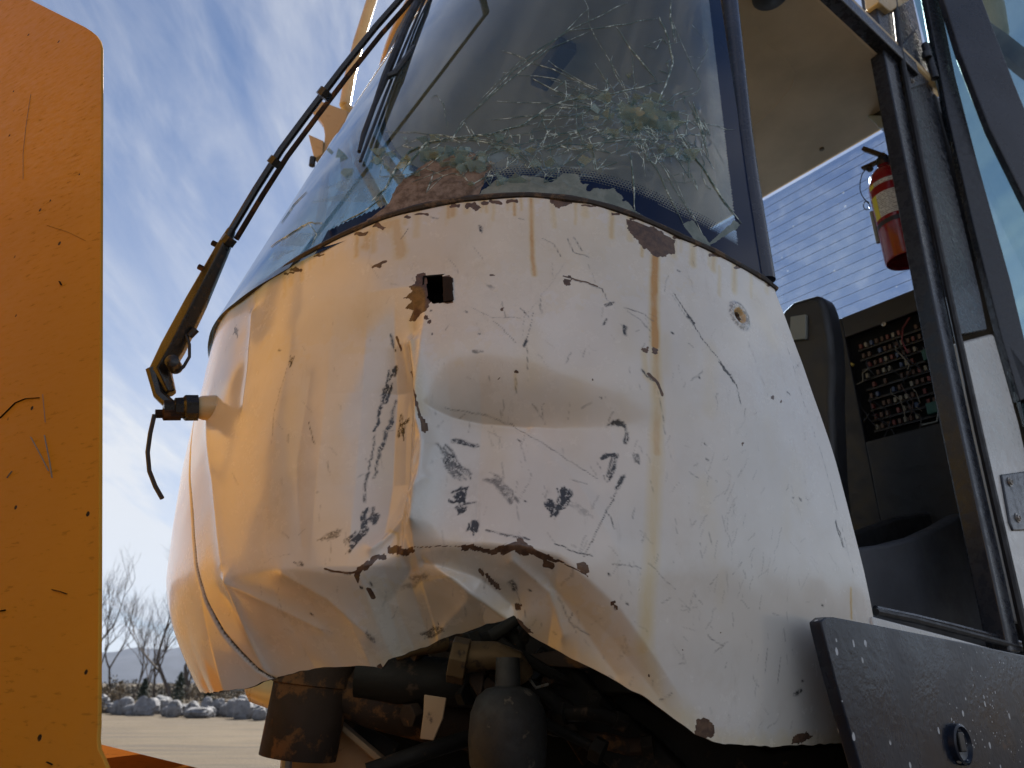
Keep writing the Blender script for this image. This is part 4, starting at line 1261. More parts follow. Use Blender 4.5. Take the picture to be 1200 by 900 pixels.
MB().prism([Pb(u, v, R - 0.34) for u, v in [(980, 640), (1000, 624), (1050, 606), (1090, 600), (1110, 610), (1115, 720), (990, 720)]], -L3 * 0.04).build('console_back', M['black'], loader, bevel=0.012)
# door sill: painted ledge, rubber lip
MB().prism([Pb(u, v, R + .001) for u, v in [(1022, 722), (1110, 745), (1215, 774), (1225, 800), (1120, 800), (1050, 880), (1030, 800)]], -L3 * 0.03).build('door_sill', M['white'], loader, bevel=.004)
MB().tube([Pb(u, v, R - .006) for u, v in [(1026, 717), (1070, 726), (1120, 739), (1170, 752), (1225, 767)]], 0.0075, 8).build('sill_seal', M['rubber'], loader, True)
MB().tube([Pb(u, v, R - .022) for u, v in [(1026, 713), (1070, 722), (1120, 734), (1170, 747), (1225, 761)]], 0.006, 8).build('sill_trim', M['navy'], loader, True)

# rear door post: inner seal, dark steel face, white painted lower part
def strip(lft, rgt, b, th, name, m, bevel=0.003):
    return bpoly(lft + rgt[::-1], b, th, name, m, bevel=bevel)
strip([(1022, -20), (1036, 60), (1062, 190), (1094, 350), (1128, 510), (1160, 655), (1184, 765)], [(1042, -20), (1050, 60), (1074, 190), (1107, 350), (1141, 510), (1174, 655), (1198, 765)], R, 0.05, 'door_frame', M['navy'], 0.006)
MB().tube([Pb(u, v, R + .012) for u, v in [(1046, -20), (1055, 60), (1080, 190), (1113, 350), (1148, 510), (1181, 655), (1206, 765)]], 0.010, 8).build('door_seal', M['rubber'], loader, True)
strip([(1048, -20), (1057, 60), (1083, 190), (1116, 350), (1125, 392)], [(1066, -20), (1084, 60), (1112, 190), (1150, 350), (1157, 386)], R - .004, 0.045, 'door_post', M['navy'], 0.004)
strip([(1128, 400), (1150, 500), (1183, 655), (1200, 730)], [(1165, 390), (1196, 500), (1230, 655), (1246, 730)], R - .002, 0.05, 'door_post_lower', M['white'], 0.012)
# hinges on the post
def bolt(p, r_, name='hinge_bolt', ax=L3, par=loader):
    return MB().lathe(p, ax, [(0, r_ * 1.5), (.002, r_ * 1.5), (.0025, r_ * 1.05), (.006, r_), (.007, r_ * .6), (.003, r_ * .5), (.003, 0)], 14).build(name, M['bolt'], par, True)
hg = bpoly([(1050, 62), (1077, 30), (1090, 96), (1066, 104)], R + .003, .006, 'hinge_leaf', M['navy'], bevel=.002)
for u, v in ((1063, 71), (1069, 95)): bolt(Pb(u, v, R + .003), .0068, par=hg)
hk = MB().tube([Pb(1084, 52, R + .022), Pb(1096, 92, R + .022)], .0135, 14).build('hinge_knuckle', M['navy'], loader, True)
MB().tube([Pb(1085, 62, R + .022), Pb(1087, 68, R + .022)], .0155, 14).build('knuckle_ring', M['navy'], hk, True)
hg = bpoly([(1174, 556), (1230, 548), (1240, 620), (1188, 622), (1184, 612)], R + .004, .008, 'hinge_leaf', M['navy'], bevel=.004)
for u, v in ((1183, 565), (1192, 607)): bolt(Pb(u, v, R + .004), .0085, par=hg)

# ------------------------------------------------------------------ the open door, swung back past the post
H0 = Pb(1092, 75, R + .022)
DD = unit(-F3 * 0.86 + L3 * 0.50); DNn = unit(np.cross(DD, UP))
if DNn @ (-H0) < 0: DNn = -DNn


def Pd(u, v, off=0.0):
    d = ray(u, v); return d * (((H0 + DNn * off) @ DNn) / (d @ DNn))


door_glass = MB().prism([Pd(u, v, -0.012) for u, v in [(1062, -40), (1100, -40), (1400, -40), (1400, 520), (1200, 500), (1172, 400), (1108, 140)]], -DNn * 0.004).build('door_glass', M['sideglass'], loader)
def dstrip(pts, off, th, name, m, bev=.004): return MB().prism([Pd(u, v, off) for u, v in pts], -DNn * th).build(name, m, loader, bevel=bev)
dstrip([(1082, -20), (1098, -20), (1120, 90), (1146, 190), (1185, 330), (1216, 460), (1196, 470), (1174, 395), (1140, 260), (1110, 130)], 0.0, 0.03, 'door_hinge_stile', M['navy'])
dstrip([(1094, -40), (1137, -40), (1163, 30), (1190, 100), (1225, 185), (1260, 270), (1236, 300), (1200, 230), (1160, 150), (1125, 60)], 0.05, 0.03, 'door_edge_bar', worn('scraped_navy', (0.032, 0.036, 0.050), .35, (.13, .05, .03), .66, 14, .3, .2), .005)
dstrip([(1120, -30), (1150, 18), (1182, 40), (1250, 95), (1262, 130), (1196, 80), (1158, 48)], -0.02, 0.03, 'door_top_bar', M['black'])
dstrip([(1180, 400), (1210, 440), (1260, 560), (1250, 700), (1224, 560), (1200, 460)], 0.0, 0.03, 'door_lower_sheet', M['navy'])
rbp = Pd(1150, 10, -0.25)
MB().tube([Pd(1090, -60, -.25), Pd(1138, -30, -.25), Pd(1164, 8, -.25), Pd(1172, 40, -.25), Pd(1166, 60, -.25)], [.05, .05, .045, .035, .008], 14).build('roof_drip_corner', M['cream'], loader, True)
MB().prism([Pb(u, v, R + .02) for u, v in [(1022, -60), (1075, -60), (1066, 0), (1044, 13), (1030, 2)]], -L3 * .05).build('roof_gutter', M['cream'], loader, bevel=.006)
# corner trim behind the extinguisher
MB().prism([Pa(u, v, -1.30) for u, v in [(1012, 132), (1024, 118), (1040, 98), (1052, 140), (1050, 152), (1030, 150)]], -F3 * .05).build('corner_trim', M['black'], loader, bevel=.006)
MB().prism([Pa(u, v, -1.29) for u, v in [(1014, 134), (1046, 136), (1052, 150), (1030, 150)]], -F3 * .03).build('work_lamp_lens', worn('pale_lens', (.35, .42, .48), .2), loader, bevel=.004)

# ------------------------------------------------------------------ fender plate by the door step
FB = R + 0.055
fp = [(964, 738), (962, 728), (968, 723), (978, 723), (1060, 739), (1140, 755), (1230, 774), (1260, 1010), (1040, 1010), (1018, 930), (998, 862), (980, 800)]
MB().prism([Pb(u, v, FB) for u, v in fp], -L3 * 0.022).build('fender_plate', M['fender'], loader, bevel=.003)['label'] = 'dark navy steel fender plate with white paint chips'
lp = Pb(1122, 872, FB)
MB().lathe(lp, L3, [(0, .034), (.010, .033), (.012, .029), (.006, .025), (.004, .018), (.004, 0)], 30).build('fender_latch', M['fender'], loader, True)
MB().box(lp + L3 * .006 + UP * .004, F3 * .010, L3 * .004, UP * .016).build('latch_key', M['black'], loader, bevel=.002)
for z0 in (-0.05, -0.35):
    MB().tube([cabp1(-0.5, R + .035, z0), cabp1(-0.5, 0.4, z0)], .03, 10).build('fender_bracket', M['oily'], loader, True)

# ------------------------------------------------------------------ wiper
(ms_,), (mz_,) = hit([(247, 478)])
pm = panel_point(np.array([ms_]), np.array([mz_]))[0]; _, _, na_, nb_ = plan(ms_)
wnrm = unit(cabp(na_, nb_, 0) - cabp(0, 0, 0))
pe = Py(205, 478, pm[1] - 0.03)
wx = unit(pe - pm)
wp = MB().lathe(pm - wx * .02, wx, [(0, .026), (.035, .024), (.045, .020)], 20).build('wiper_spindle_boss', M['cream'], loader, True)
MB().lathe(pm + wx * .024, wx, [(0, .027), (.022, .027), (.026, .022), (.040, .021), (.042, .016), (.060, .016), (.062, .0), ], 8).build('spindle_nut', M['wiper'], wp, True)
pk = pe + np.array([0, 0, -.012])
MB().lathe(pe - wx * .012 - UP * .012, wx, [(0, .0), (0, .014), (.030, .014), (.032, .009), (.044, .009), (.044, 0)], 8).build('spindle_bolt', M['ruststeel'], wp, True)
arm = [(200, 462), (188, 436), (203, 408), (230, 355), (262, 290), (272, 268)]
yy = [pe[1], pe[1] - .005, pe[1] - .01, pe[1] - .03, pe[1] - .06, pe[1] - .07]
rad = [.016, .030, .033, .030, .020, .012]
wa = MB().tube([Py(u, v, y) for (u, v), y in zip(arm, yy)], rad, 6, flat=0.75).build('wiper_arm', M['wiper'], loader, bevel=.004)
MB().tube([Py(178, 432, pe[1] - .02), Py(186, 462, pe[1] - .01), Py(205, 480, pe[1])], [.012, .011, .012], 8).build('arm_link', M['wiper'], wa, True)
MB().lathe(Py(202, 424, pe[1] - .05), np.array([.2, -1, 0]), [(-.03, .013), (.004, .013), (.006, .010), (.007, 0)], 16).build('arm_pivot_pin', M['wiper'], wa, True)
up_ = [(270, 272), (300, 222), (330, 175), (365, 128), (400, 82), (440, 32), (470, -2), (530, -75)]
yu = np.linspace(pe[1] - .07, 1.22, len(up_))
MB().tube([Py(u, v, y) for (u, v), y in zip(up_, yu)], .0075, 8).build('arm_rod', M['wiper'], wa, True)
MB().tube([Py(u + 7, v + 8, y) for (u, v), y in zip(up_, yu)], .0055, 8).build('arm_rod', M['ruststeel'], wa, True)
for u, v, y in ((322, 190, pe[1] - .12), (380, 110, pe[1] - .2), (268, 282, pe[1] - .07)):
    t_ = unit(Py(u + 35, v - 46, y - .03) - Py(u, v, y))
    MB().tube([Py(u, v, y) - t_ * .008, Py(u, v, y) + t_ * .008], .014, 8).build('rod_clip', M['wiper'], wa, True)
for u, v in ((236, 314), (252, 286)):
    MB().lathe(Py(u, v, pe[1] - .06), np.array([-.9, -.2, .4]), [(-.01, .006), (.006, .006), (.007, 0)], 8).build('arm_rivet', M['ruststeel'], wa, True)
MB().tube([Py(u, v, pe[1] - .02) for u, v in [(181, 486), (176, 508), (173, 530), (175, 552), (182, 570), (190, 584)]], .0042, 8).build('washer_hose', M['rubber'], wa, True)
MB().tube([Py(u, v, pe[1] - .03) for u, v in [(218, 392), (222, 404), (222, 418), (215, 430), (206, 437)]], .0032, 8).build('washer_hose', M['rubber'], wa, True)
MB().tube([Py(230, 386, pe[1] - .03), Py(222, 394, pe[1] - .03)], .007, 8).build('hose_clip', M['rubber'], wa, True)
# blade lying on the glass
bs, bz = glass_hit([(428, 188), (433, 168), (446, 132), (458, 100), (470, 70), (482, 40), (494, 12), (508, -20), (528, -60), (545, -90)])
bp = glass_point(bs, bz, 0.022)
wb = MB().tube(list(bp), [.004, .006, .006, .010, .010, .010, .011, .011, .010, .006], 8).build('wiper_blade', M['rubber'], loader, True)
bs2, bz2 = glass_hit([(424, 192), (440, 150), (452, 118), (474, 62), (500, 0), (540, -80)])
MB().tube(list(glass_point(bs2, bz2, 0.006)), .0035, 6).build('blade_rubber', M['black'], wb, True)
MB().tube([bp[3], bp[3] + np.array([.02, 0, .01]), bp[4] + np.array([.045, .005, .02])], .008, 8).build('blade_yoke', M['wiper'], wb, True)
MB().tube([Py(530, -75, 1.22), bp[-2]], .012, 8).build('blade_carrier', M['wiper'], wb, True)

# ------------------------------------------------------------------ handrail and mirror bracket on the far side
MB().tube([Py(u, v, 2.25) for u, v in [(404, 124), (410, 90), (420, 50), (434, 5), (455, -60)]], .022, 14).build('hand_rail', M['cream'], loader, True)
MB().tube([Py(404, 124, 2.25), cabp1(-0.55, -R, 1.45)], .022, 10).build('rail_foot', M['cream'], loader, True)
mp_ = MB().prism([Py(u, v, 2.2) for u, v in [(362, 128), (374, 117), (408, 130), (404, 152), (392, 166), (384, 178), (374, 186), (379, 170), (380, 158), (378, 146), (370, 134)]], np.array([0.03, 0.10, 0])).build('mirror_bracket', M['cream'], loader, bevel=.006)
MB().prism([Py(u, v, 2.19) for u, v in [(361, 157), (379, 165), (378, 180), (368, 186)]], np.array([0.01, 0.05, 0])).build('bracket_tab', M['cream'], mp_, bevel=.003)
MB().lathe(Py(366, 190, 2.19), UP, [(-.016, 0), (-.016, .012), (.02, .012), (.022, 0)], 8).build('bracket_bolt', M['wiper'], mp_, True)
MB().tube([Py(398, 150, 2.25), cabp1(-0.30, -R, 1.3)], .02, 10).build('bracket_stay', M['cream'], mp_, True)

# ------------------------------------------------------------------ underbody
def Pt(u, v, t): return ray(u, v) * t
ub = MB()
ch = MB().box(cabp1(-2.0, 0.0, -0.66), F3 * 1.35, L3 * 0.42, UP * 0.42).build('rear_frame', M['oily'], loader, bevel=.02)
MB().box(cabp1(-0.03, 0.0, 0.30), F3 * .012, L3 * .66, UP * .32).build('inner_bulkhead', M['oily'], loader, bevel=.004)
MB().box(cabp1(-0.72, 0.0, 0.0), F3 * 0.66, L3 * 0.66, UP * 0.025).build('floor_pan', M['oily'], loader, bevel=.01)
MB().box(cabp1(-2.6, 0.0, 0.25), F3 * 1.05, L3 * 0.62, UP * 0.45).build('engine_hood', M['white'], loader, bevel=.06)
for a_, b_ in ((-1.9, 0.95), (-1.9, -0.95)):
    w_ = MB().lathe(cabp1(a_, b_ - .22 * np.sign(b_), -CAM_H + .72), L3 * np.sign(b_), [(0, .3), (0, .55), (.05, .69), (.22, .72), (.38, .70), (.44, .58), (.44, .36)], 40).build('wheel', M['tyre'], loader, True)
    MB().lathe(cabp1(a_, b_ - .2 * np.sign(b_), -CAM_H + .72), L3 * np.sign(b_), [(0, .0), (0, .37), (.40, .37), (.36, .33), (.30, .14), (.36, .12), (.37, 0)], 30).build('rim', M['yellow'], w_, True)
MB().tube([cabp1(-1.9, -.9, -CAM_H + .72), cabp1(-1.9, .9, -CAM_H + .72)], .14, 14).build('axle', M['oily'], loader, True)
YB = 1.62
# cylindrical steering housing at the left
hc = MB().lathe(Py(372, 772, YB), Py(352, 872, YB) - Py(372, 772, YB), [(0, .0), (0, .082), (.05, .084), (.052, .078), (.185, .076), (.187, .0)], 26).build('steering_housing', M['ruststeel'], loader, True)
for i in range(9):
    t_ = -0.9 + i * 0.23
    q = Py(352, 874, YB) + np.array([math.sin(t_) * .066, -math.cos(t_) * .066 + .01, -.006])
    MB().box(q, np.array([.009, 0, 0]), np.array([0, .007, 0]), UP * .009).build('housing_lug', M['oily'], hc)
MB().tube([Py(335, 815, YB + .05), Py(305, 805, YB + .08), Py(296, 800, YB + .12)], [.035, .035, .02], 12).build('mount_arm', M['cream'], loader, True)
MB().tube([Py(390, 800, YB + .02), Py(440, 822, YB + .02), Py(500, 838, YB + .05), Py(560, 850, YB + .1)], .052, 16).build('cross_pipe', M['ruststeel'], loader, True)
MB().tube([Py(420, 790, YB - .02), Py(470, 795, YB - .02), Py(530, 800, YB), Py(570, 812, YB)], [.045, .048, .046, .03], 16).build('valve_body', M['oily'], loader, True)
MB().tube([Py(462, 765, YB - .08), Py(480, 755, YB - .08), Py(520, 750, YB - .04)], [.018, .024, .024], 12).build('brass_fitting', M['brass'], loader, True)
nt_ = MB().tube([Py(528, 772, YB - .12), Py(548, 776, YB - .12)], .043, 8).build('hose_nut', M['brass'], loader, bevel=.003)
MB().tube([Py(545, 770, YB - .12), Py(580, 768, YB - .12), Py(602, 776, YB - .12), Py(612, 792, YB - .1)], [.030, .026, .025, .024], 14).build('elbow_pipe', M['brass'], loader, True)
MB().tube([Py(560, 745, YB - .05), Py(590, 735, YB - .05), Py(606, 748, YB - .05), Py(606, 765, YB - .05)], .018, 10).build('hose', M['oily'], loader, True)
MB().tube([Py(585, 752, YB - .1), Py(610, 768, YB - .1), Py(640, 786, YB - .08), Py(668, 800, YB - .05)], .011, 8).build('hose', M['oily'], loader, True)
MB().tube([Py(620, 795, YB - .1), Py(628, 806, YB - .12), Py(642, 802, YB - .1)], .003, 6).build('wire', M['bolt'], loader, True)
MB().prism([Py(u, v, YB - .14) for u, v in [(497, 814), (523, 818), (519, 842), (508, 868), (492, 866), (496, 836)]], np.array([0, .012, 0])).build('hanging_strap', M['tan'], loader, bevel=.002)
MB().prism([Py(u, v, YB - .10) for u, v in [(550, 790), (568, 784), (566, 806), (562, 820), (550, 800)]], np.array([0, .02, 0])).build('bracket_plate', M['ruststeel'], loader, bevel=.003)
# hydraulic accumulator
ac = Py(595, 818, YB - .16)
MB().lathe(ac + UP * .02, -UP, [(-.05, .0), (-.05, .022), (0, .024), (.004, .040), (.018, .058), (.045, .069), (.09, .072), (.13, .068), (.155, .055), (.170, .030), (.175, 0)], 30).build('accumulator', worn('black_tank_paint', (.012, .011, .010), .75, (.08, .065, .05), .60, 38, .3, .15), loader, True)
MB().box(cabp1(-0.62, 0.0, -0.32), F3 * .015, L3 * .74, UP * .30).build('belly_blackout', M['dark'], loader, bevel=.004)  # black sheet added so no bright ground shows under the cab
rh = random.Random(31)
for i in range(17):          # tangle of hoses, pipes and clamps behind the torn sheet
    u0 = rh.uniform(450, 690); v0 = rh.uniform(745, 850); y0 = YB + rh.uniform(-.12, .18); an = rh.gauss(0.25, .8); L_ = rh.uniform(40, 130)
    pts = []
    for q in range(6):
        an += rh.gauss(0, .35); pts.append(Py(u0, v0, y0 + rh.gauss(0, .012))); u0 += L_ / 5 * math.cos(an); v0 += L_ / 5 * math.sin(an) * .7
    if min(p[2] for p in pts) < -.25: continue
    h_ = MB().tube(pts, rh.uniform(.006, .017), 9).build('hose', M[rh.choice(['oily', 'rubber', 'oily', 'ruststeel', 'oily'])], loader, True)
    for e_ in (0, -1):
        t_ = unit(pts[e_] - pts[e_ + (1 if e_ == 0 else -1)])
        MB().tube([pts[e_] - t_ * .012, pts[e_] + t_ * .012], rh.uniform(.016, .026), 6).build('hose_coupling', M[rh.choice(['ruststeel', 'oily', 'oily'])], h_, bevel=.002)
for i in range(12):
    p = Py(rh.uniform(400, 720), rh.uniform(760, 860), YB + rh.uniform(-.1, .15)); r_ = rh.uniform(.007, .014); ax = unit(np.array([rh.gauss(0, .5), -1, rh.gauss(0, .5)]))
    MB().lathe(p, ax, [(-.03, r_ * .7), (0, r_ * .7), (0, r_ * 1.3), (r_ * .8, r_ * 1.3), (r_ * .8, r_ * .7), (r_ * 1.5, r_ * .6), (r_ * 1.5, 0)], 6).build('frame_bolt', M[rh.choice(['ruststeel', 'oily'])], loader)
for i in range(9):
    p = Py(rh.uniform(420, 720), rh.uniform(770, 880), YB + rh.uniform(0, .2)); ax = unit(np.array([rh.gauss(0, 1), rh.gauss(0, .4), rh.gauss(0, .6)])); a2 = unit(np.cross(ax, np.array([.1, -1, .2])))
    MB().box(p, ax * rh.uniform(.03, .07), a2 * rh.uniform(.015, .035), np.cross(ax, a2) * .006).build('bracket_plate', M[rh.choice(['ruststeel', 'oily'])], loader, bevel=.003)
# curved guard plates at the right
for pts, y0 in (([(640, 782), (655, 776), (678, 786), (690, 800), (720, 830), (760, 860), (800, 900), (820, 960), (760, 960), (720, 905), (675, 868), (648, 832)], YB - .02),
                ([(714, 806), (740, 812), (790, 840), (850, 866), (900, 880), (1000, 870), (1040, 960), (860, 960), (800, 905), (750, 868), (722, 838)], YB + .05)):
    MB().prism([Py(u, v, y0) for u, v in pts], np.array([.02, .05, 0])).build('guard_plate', M['oily'], loader, bevel=.008)
MB().prism([Py(u, v, YB - .06) for u, v in [(622, 766), (655, 762), (690, 770), (690, 784), (624, 780)]], np.array([0, .06, 0])).build('mount_block', M['ruststeel'], loader, bevel=.004)
MB().tube([Py(430, 905, YB - .1), Py(500, 880, YB - .08), Py(560, 862, YB - .02)], .016, 10).build('hose', M['oily'], loader, True)
MB().prism([Py(u, v, YB + .10) for u, v in [(330, 873), (362, 862), (396, 848), (470, 900), (520, 960), (322, 960)]], np.array([0, .03, 0])).build('frame_cheek', M['tan'], loader, bevel=.004)
MB().prism([Py(u, v, YB + .04) for u, v in [(392, 850), (398, 846), (452, 892), (470, 912), (458, 912), (440, 892)]], np.array([0, .04, 0])).build('frame_rib', M['tan'], loader, bevel=.003)
MB().prism([Py(u, v, YB + .22) for u, v in [(352, 790), (720, 790), (900, 860), (900, 960), (352, 960)]], np.array([0, .03, 0])).build('belly_shade', M['dark'], loader, bevel=.004)  # black sheet stands in for the deep shade behind the underbody
MB().tube([Py(338, 868, YB + .06), Py(331, 960, YB + .06)], .011, 8).build('frame_edge', worn('grey_paint', (.25, .26, .29), .5), loader, True)

# ------------------------------------------------------------------ fire extinguisher
exb = Pa(1063, 306, -1.22)
ext = thing('fire_extinguisher', 'red fire extinguisher with white label hanging beside the rear window inside the cab', 'extinguisher', exb)
hgt = Pa(1040, 195, -1.22)[2] - exb[2]; er = 0.066
MB().lathe(exb, UP, [(.004, 0), (.006, er * .80), (0, er * .86), (0, er * .95), (.006, er), (hgt * .80, er), (hgt * .90, er * .88), (hgt * .97, er * .55), (hgt, er * .36), (hgt * 1.03, er * .3), (hgt * 1.03, 0)], 36).build('cylinder', M['red'], ext, True)
tocam = unit(-exb * np.array([1, 1, 0]))
def band(z0, z1, m, a0, a1, nm):
    MB().lathe(exb + UP * (hgt * z0), UP, [(0, er * 1.004), (0, er * 1.008), (hgt * (z1 - z0), er * 1.008), (hgt * (z1 - z0), er * 1.004)], 24, a0, a1 - a0, tocam).build(nm, m, ext, True)
band(.42, .66, M['label'], -.75, 1.9, 'label'); band(.42, .66, M['labelyellow'], -1.15, -.76, 'label_strip'); band(.745, .79, M['label'], -.75, 1.9, 'label'); band(.745, .79, M['labelyellow'], -1.15, -.76, 'label_strip')
band(.34, .385, M['black'], -3.1, 3.1, 'strap')
MB().lathe(exb + UP * (hgt * 1.02), UP, [(0, er * .34), (.03, er * .34), (.034, er * .2), (.05, er * .2), (.05, 0)], 16).build('valve', M['wiper'], ext, True)
vt = exb + UP * (hgt * 1.02 + .035)
lv = unit(-L3 + UP * .1)
MB().box(vt + lv * .02 + UP * .035 , unit(lv + UP * 1.1) * .055, F3 * .011, unit(np.cross(F3, unit(lv + UP * 1.1))) * .008).build('lever', M['brass'], ext, bevel=.003)
MB().box(vt + lv * .03 - UP * .006, lv * .045, F3 * .010, UP * .005).build('carry_handle', M['brass'], ext, bevel=.002)
MB().lathe(vt + lv * .05 - UP * .02 , F3, [(-.006, 0), (-.006, .011), (.006, .011), (.007, 0)], 14).build('pressure_gauge', M['wiper'], ext, True)
pts = [vt + lv * .05 - UP * .01 + F3 * .01]
for t_ in np.linspace(0, 1, 14): pts.append(exb + UP * (hgt * (1.0 - .33 * t_)) + lv * (er + .006 + .018 * math.sin(t_ * math.pi)) + F3 * .02)
MB().tube(pts, .0018, 6).build('pull_wire', M['wiper'], ext, True)
lpc = exb + UP * (hgt * .66) + lv * (er + .014) + F3 * .02
MB().tube([lpc + .018 * (math.cos(t_) * lv * .6 + math.sin(t_) * UP) for t_ in np.linspace(0, 6.28, 18)], .0018, 6).build('pin_ring', M['wiper'], ext, True)
MB().tube([exb + UP * (hgt * .58) + lv * (er + .004) + F3 * .015, exb + UP * (hgt * .25) + lv * (er + .004) + F3 * .015], .008, 8).build('discharge_nozzle', M['greypad'], ext, True)
MB().box(exb + UP * (hgt * .5) - F3 * (er + .03), F3 * .03, L3 * .02, UP * hgt * .42).build('mounting_bracket', M['black'], ext, bevel=.003)

# ------------------------------------------------------------------ yellow lift tower standing in front of the cab
FT = thing('lift_tower', 'yellow orange steel lift tower plate with rounded corner and chipped paint', 'tower plate', np.array([-1.1, 0.95, -CAM_H]))
B0 = ray(118, 868) * (0.985 / ray(118, 868)[1])
PN = unit(np.array([-0.45, -0.893, 0.0]))              # face of the plate towards the yard


def Pp(u, v, off=0.0):
    d = ray(u, v); return d * (((B0 + PN * off) @ PN) / (d @ PN))


out = [(36, -2), (60, 10), (102, 31), (110, 36), (116, 41), (120, 47), (122, 55), (122, 120), (121, 300), (120, 500), (119, 700), (118, 850), (117, 866), (118, 878), (124, 890), (130, 905), (140, 960)]
PE = unit(np.array([-PN[1], PN[0], 0.0])); PE = PE if PE[0] < 0 else -PE      # along the plate, away from the cab
po = [Pp(u - 3.5, v) for u, v in out]
low = Pp(140, 960)
po += [low - UP * .5, low - UP * .9 + PE * .2, low - UP * .9 + PE * 1.9, low + PE * 2.2, po[0] + PE * 2.0 + UP * 1.4, po[0] + PE * 1.2 + UP * 1.1, po[0] + PE * .45 + UP * .40]
MB().prism(po, -PN * 0.006).build('tower_plate', M['yellow'], FT, bevel=.0012, seg=2)
# dark chipped edge bead and scratches that lie in the paint of the plate
def on_plate(pts, w, name, m):
    P3 = [Pp(u, v, .0012) for u, v in pts]
    return MB().tube(P3, w, 5, flat=.3).build(name, m, FT)
for pts, w in [([(0, 490), (8, 482), (18, 472), (30, 467), (46, 466)], .0016), ([(61, 691), (70, 693), (78, 696)], .0018), ([(55, 264), (80, 272), (100, 282)], .0006), ([(70, 330), (72, 334)], .003), ([(55, 893), (61, 896)], .0022), ([(0, 716), (6, 715)], .003)]:
    on_plate(pts, w, 'gouge', M['dark'])
for pts, w in [([(36, 110), (30, 150), (27, 180), (27, 210)], .0007), ([(50, 462), (53, 495)], .0006), ([(52, 510), (58, 540), (61, 560)], .0012), ([(36, 512), (48, 534), (57, 552)], .0014), ([(8, 560), (14, 552)], .0012)]:
    on_plate(pts, w, 'scratch', M['greypad'])
# deck, then unseen yellow steel added to bounce orange light at the cab
dk = [Pz(118, 872, -0.10), Pz(240, 903, -0.10)]
MB().prism([np.array(p) for p in [(-0.553, 1.45, -0.14), (-1.01, 1.99, -0.14), (-1.16, 1.86, -0.14), (-0.70, 1.32, -0.14)]], np.array([0, 0, -0.04])).build('deck_plate', M['orange'], FT, bevel=.004)
MB().box(np.array([-.98, 1.52, -.22]), np.array([-.12, .10, 0]), np.array([.02, .024, 0]), UP * .03).build('deck_arm', M['orange'], FT, bevel=.004)
FM = lambda a, b, z: cabp(a, b, z).astype(float)
MB().prism([FM(2.2, 1.3, -1.0), FM(2.46, 1.5, 0.6), FM(2.70, 1.2, 2.1), FM(2.80, -1.6, 2.8), FM(2.2, -1.6, -1.0)], F3 * .04).build('bounce_plate', M['yellow'], FT, bevel=.01)  # unseen plate, sized and tilted to bounce orange light and block sky

MB().box(FM(2.05, -.40, -0.62), F3 * 1.35, L3 * 0.50, UP * 0.32).build('bounce_beam', M['yellow'], FT, bevel=.02)  # unseen beam, shaped to tint the light bounced up at the nose
MB().box(FM(0.45, 0.0, -0.95), F3 * 0.55, L3 * 0.16, UP * 0.22).build('articulation_joint', M['oily'], FT, bevel=.02)
for b_ in (0.85, -0.85):
    w_ = MB().lathe(FM(3.2, b_ - .22 * np.sign(b_), -CAM_H + .72), L3 * np.sign(b_), [(0, .3), (0, .55), (.05, .69), (.22, .72), (.38, .70), (.44, .58), (.44, .36)], 40).build('wheel', M['tyre'], FT, True)
    MB().lathe(FM(3.2, b_ - .2 * np.sign(b_), -CAM_H + .72), L3 * np.sign(b_), [(0, .0), (0, .37), (.40, .37), (.36, .33), (.30, .14), (.36, .12), (.37, 0)], 30).build('rim', M['yellow'], w_, True)
# ------------------------------------------------------------------ ground, road, hills
def add_ground():
    xs = np.r_[-4000, -1500, -600, -260, -120, np.linspace(-80, 80, 65), 120, 260, 600, 1500, 4000]
    ys = np.r_[-4000, -1000, -300, -100, -40, np.linspace(-20, 120, 71), 200, 400, 900, 2000, 4200]
    X, Y = np.meshgrid(xs, ys, indexing='ij')
    Z = 0.10 * (vnoise(X * .25 + 40, Y * .25 + 40, 70) - .5) + .04 * (vnoise(X * 1.1 + 40, Y * 1.1 + 40, 71) - .5)
    Z = Z * np.clip((np.hypot(X, Y) - 4) / 8, 0, 1) - CAM_H
    m = mat('dirt_yard', (.35, .27, .18), .95); g = G(m)
    n1 = g.noise(.25, 6, .6); n2 = g.noise(3, 8, .7); tr = g.noise(.9, 5, .6, scl=(.12, 1.2, 1), rot=(0, 0, math.radians(-14)))
    c = g.mix(g.ramp(n1, .3, .7), (.105, .073, .038), (.135, .098, .054))
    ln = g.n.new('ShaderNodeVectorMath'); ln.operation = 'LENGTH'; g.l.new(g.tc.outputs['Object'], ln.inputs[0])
    near_dim = g.ramp(g.math('ADD', ln.outputs['Value'], g.math('MULTIPLY', n1, 8)), 11, 17)
    c = g.mix(g.ramp(tr, .46, .62, 0, .55), c, (.055, .041, .027))
    c = g.mix(g.ramp(n2, .58, .75, 0, .5), c, (.155, .122, .078))
    c = g.mix(near_dim, g.mix(g.ramp(n2, .4, .7), (.04, .036, .032), (.07, .063, .056)), c)  # near ground darkened to cut the light bounced under the cab
    c = g.mix(g.ramp(g.noise(.7, 6, .7, scl=(.25, 1.6, 1), rot=(0, 0, math.radians(-20))), .5, .62, 0, .45), c, (.045, .034, .022))
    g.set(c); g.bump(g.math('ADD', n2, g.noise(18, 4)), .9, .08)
    P3 = np.stack([X, Y, Z], -1)
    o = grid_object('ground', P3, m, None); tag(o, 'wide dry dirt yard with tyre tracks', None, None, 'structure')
add_ground()


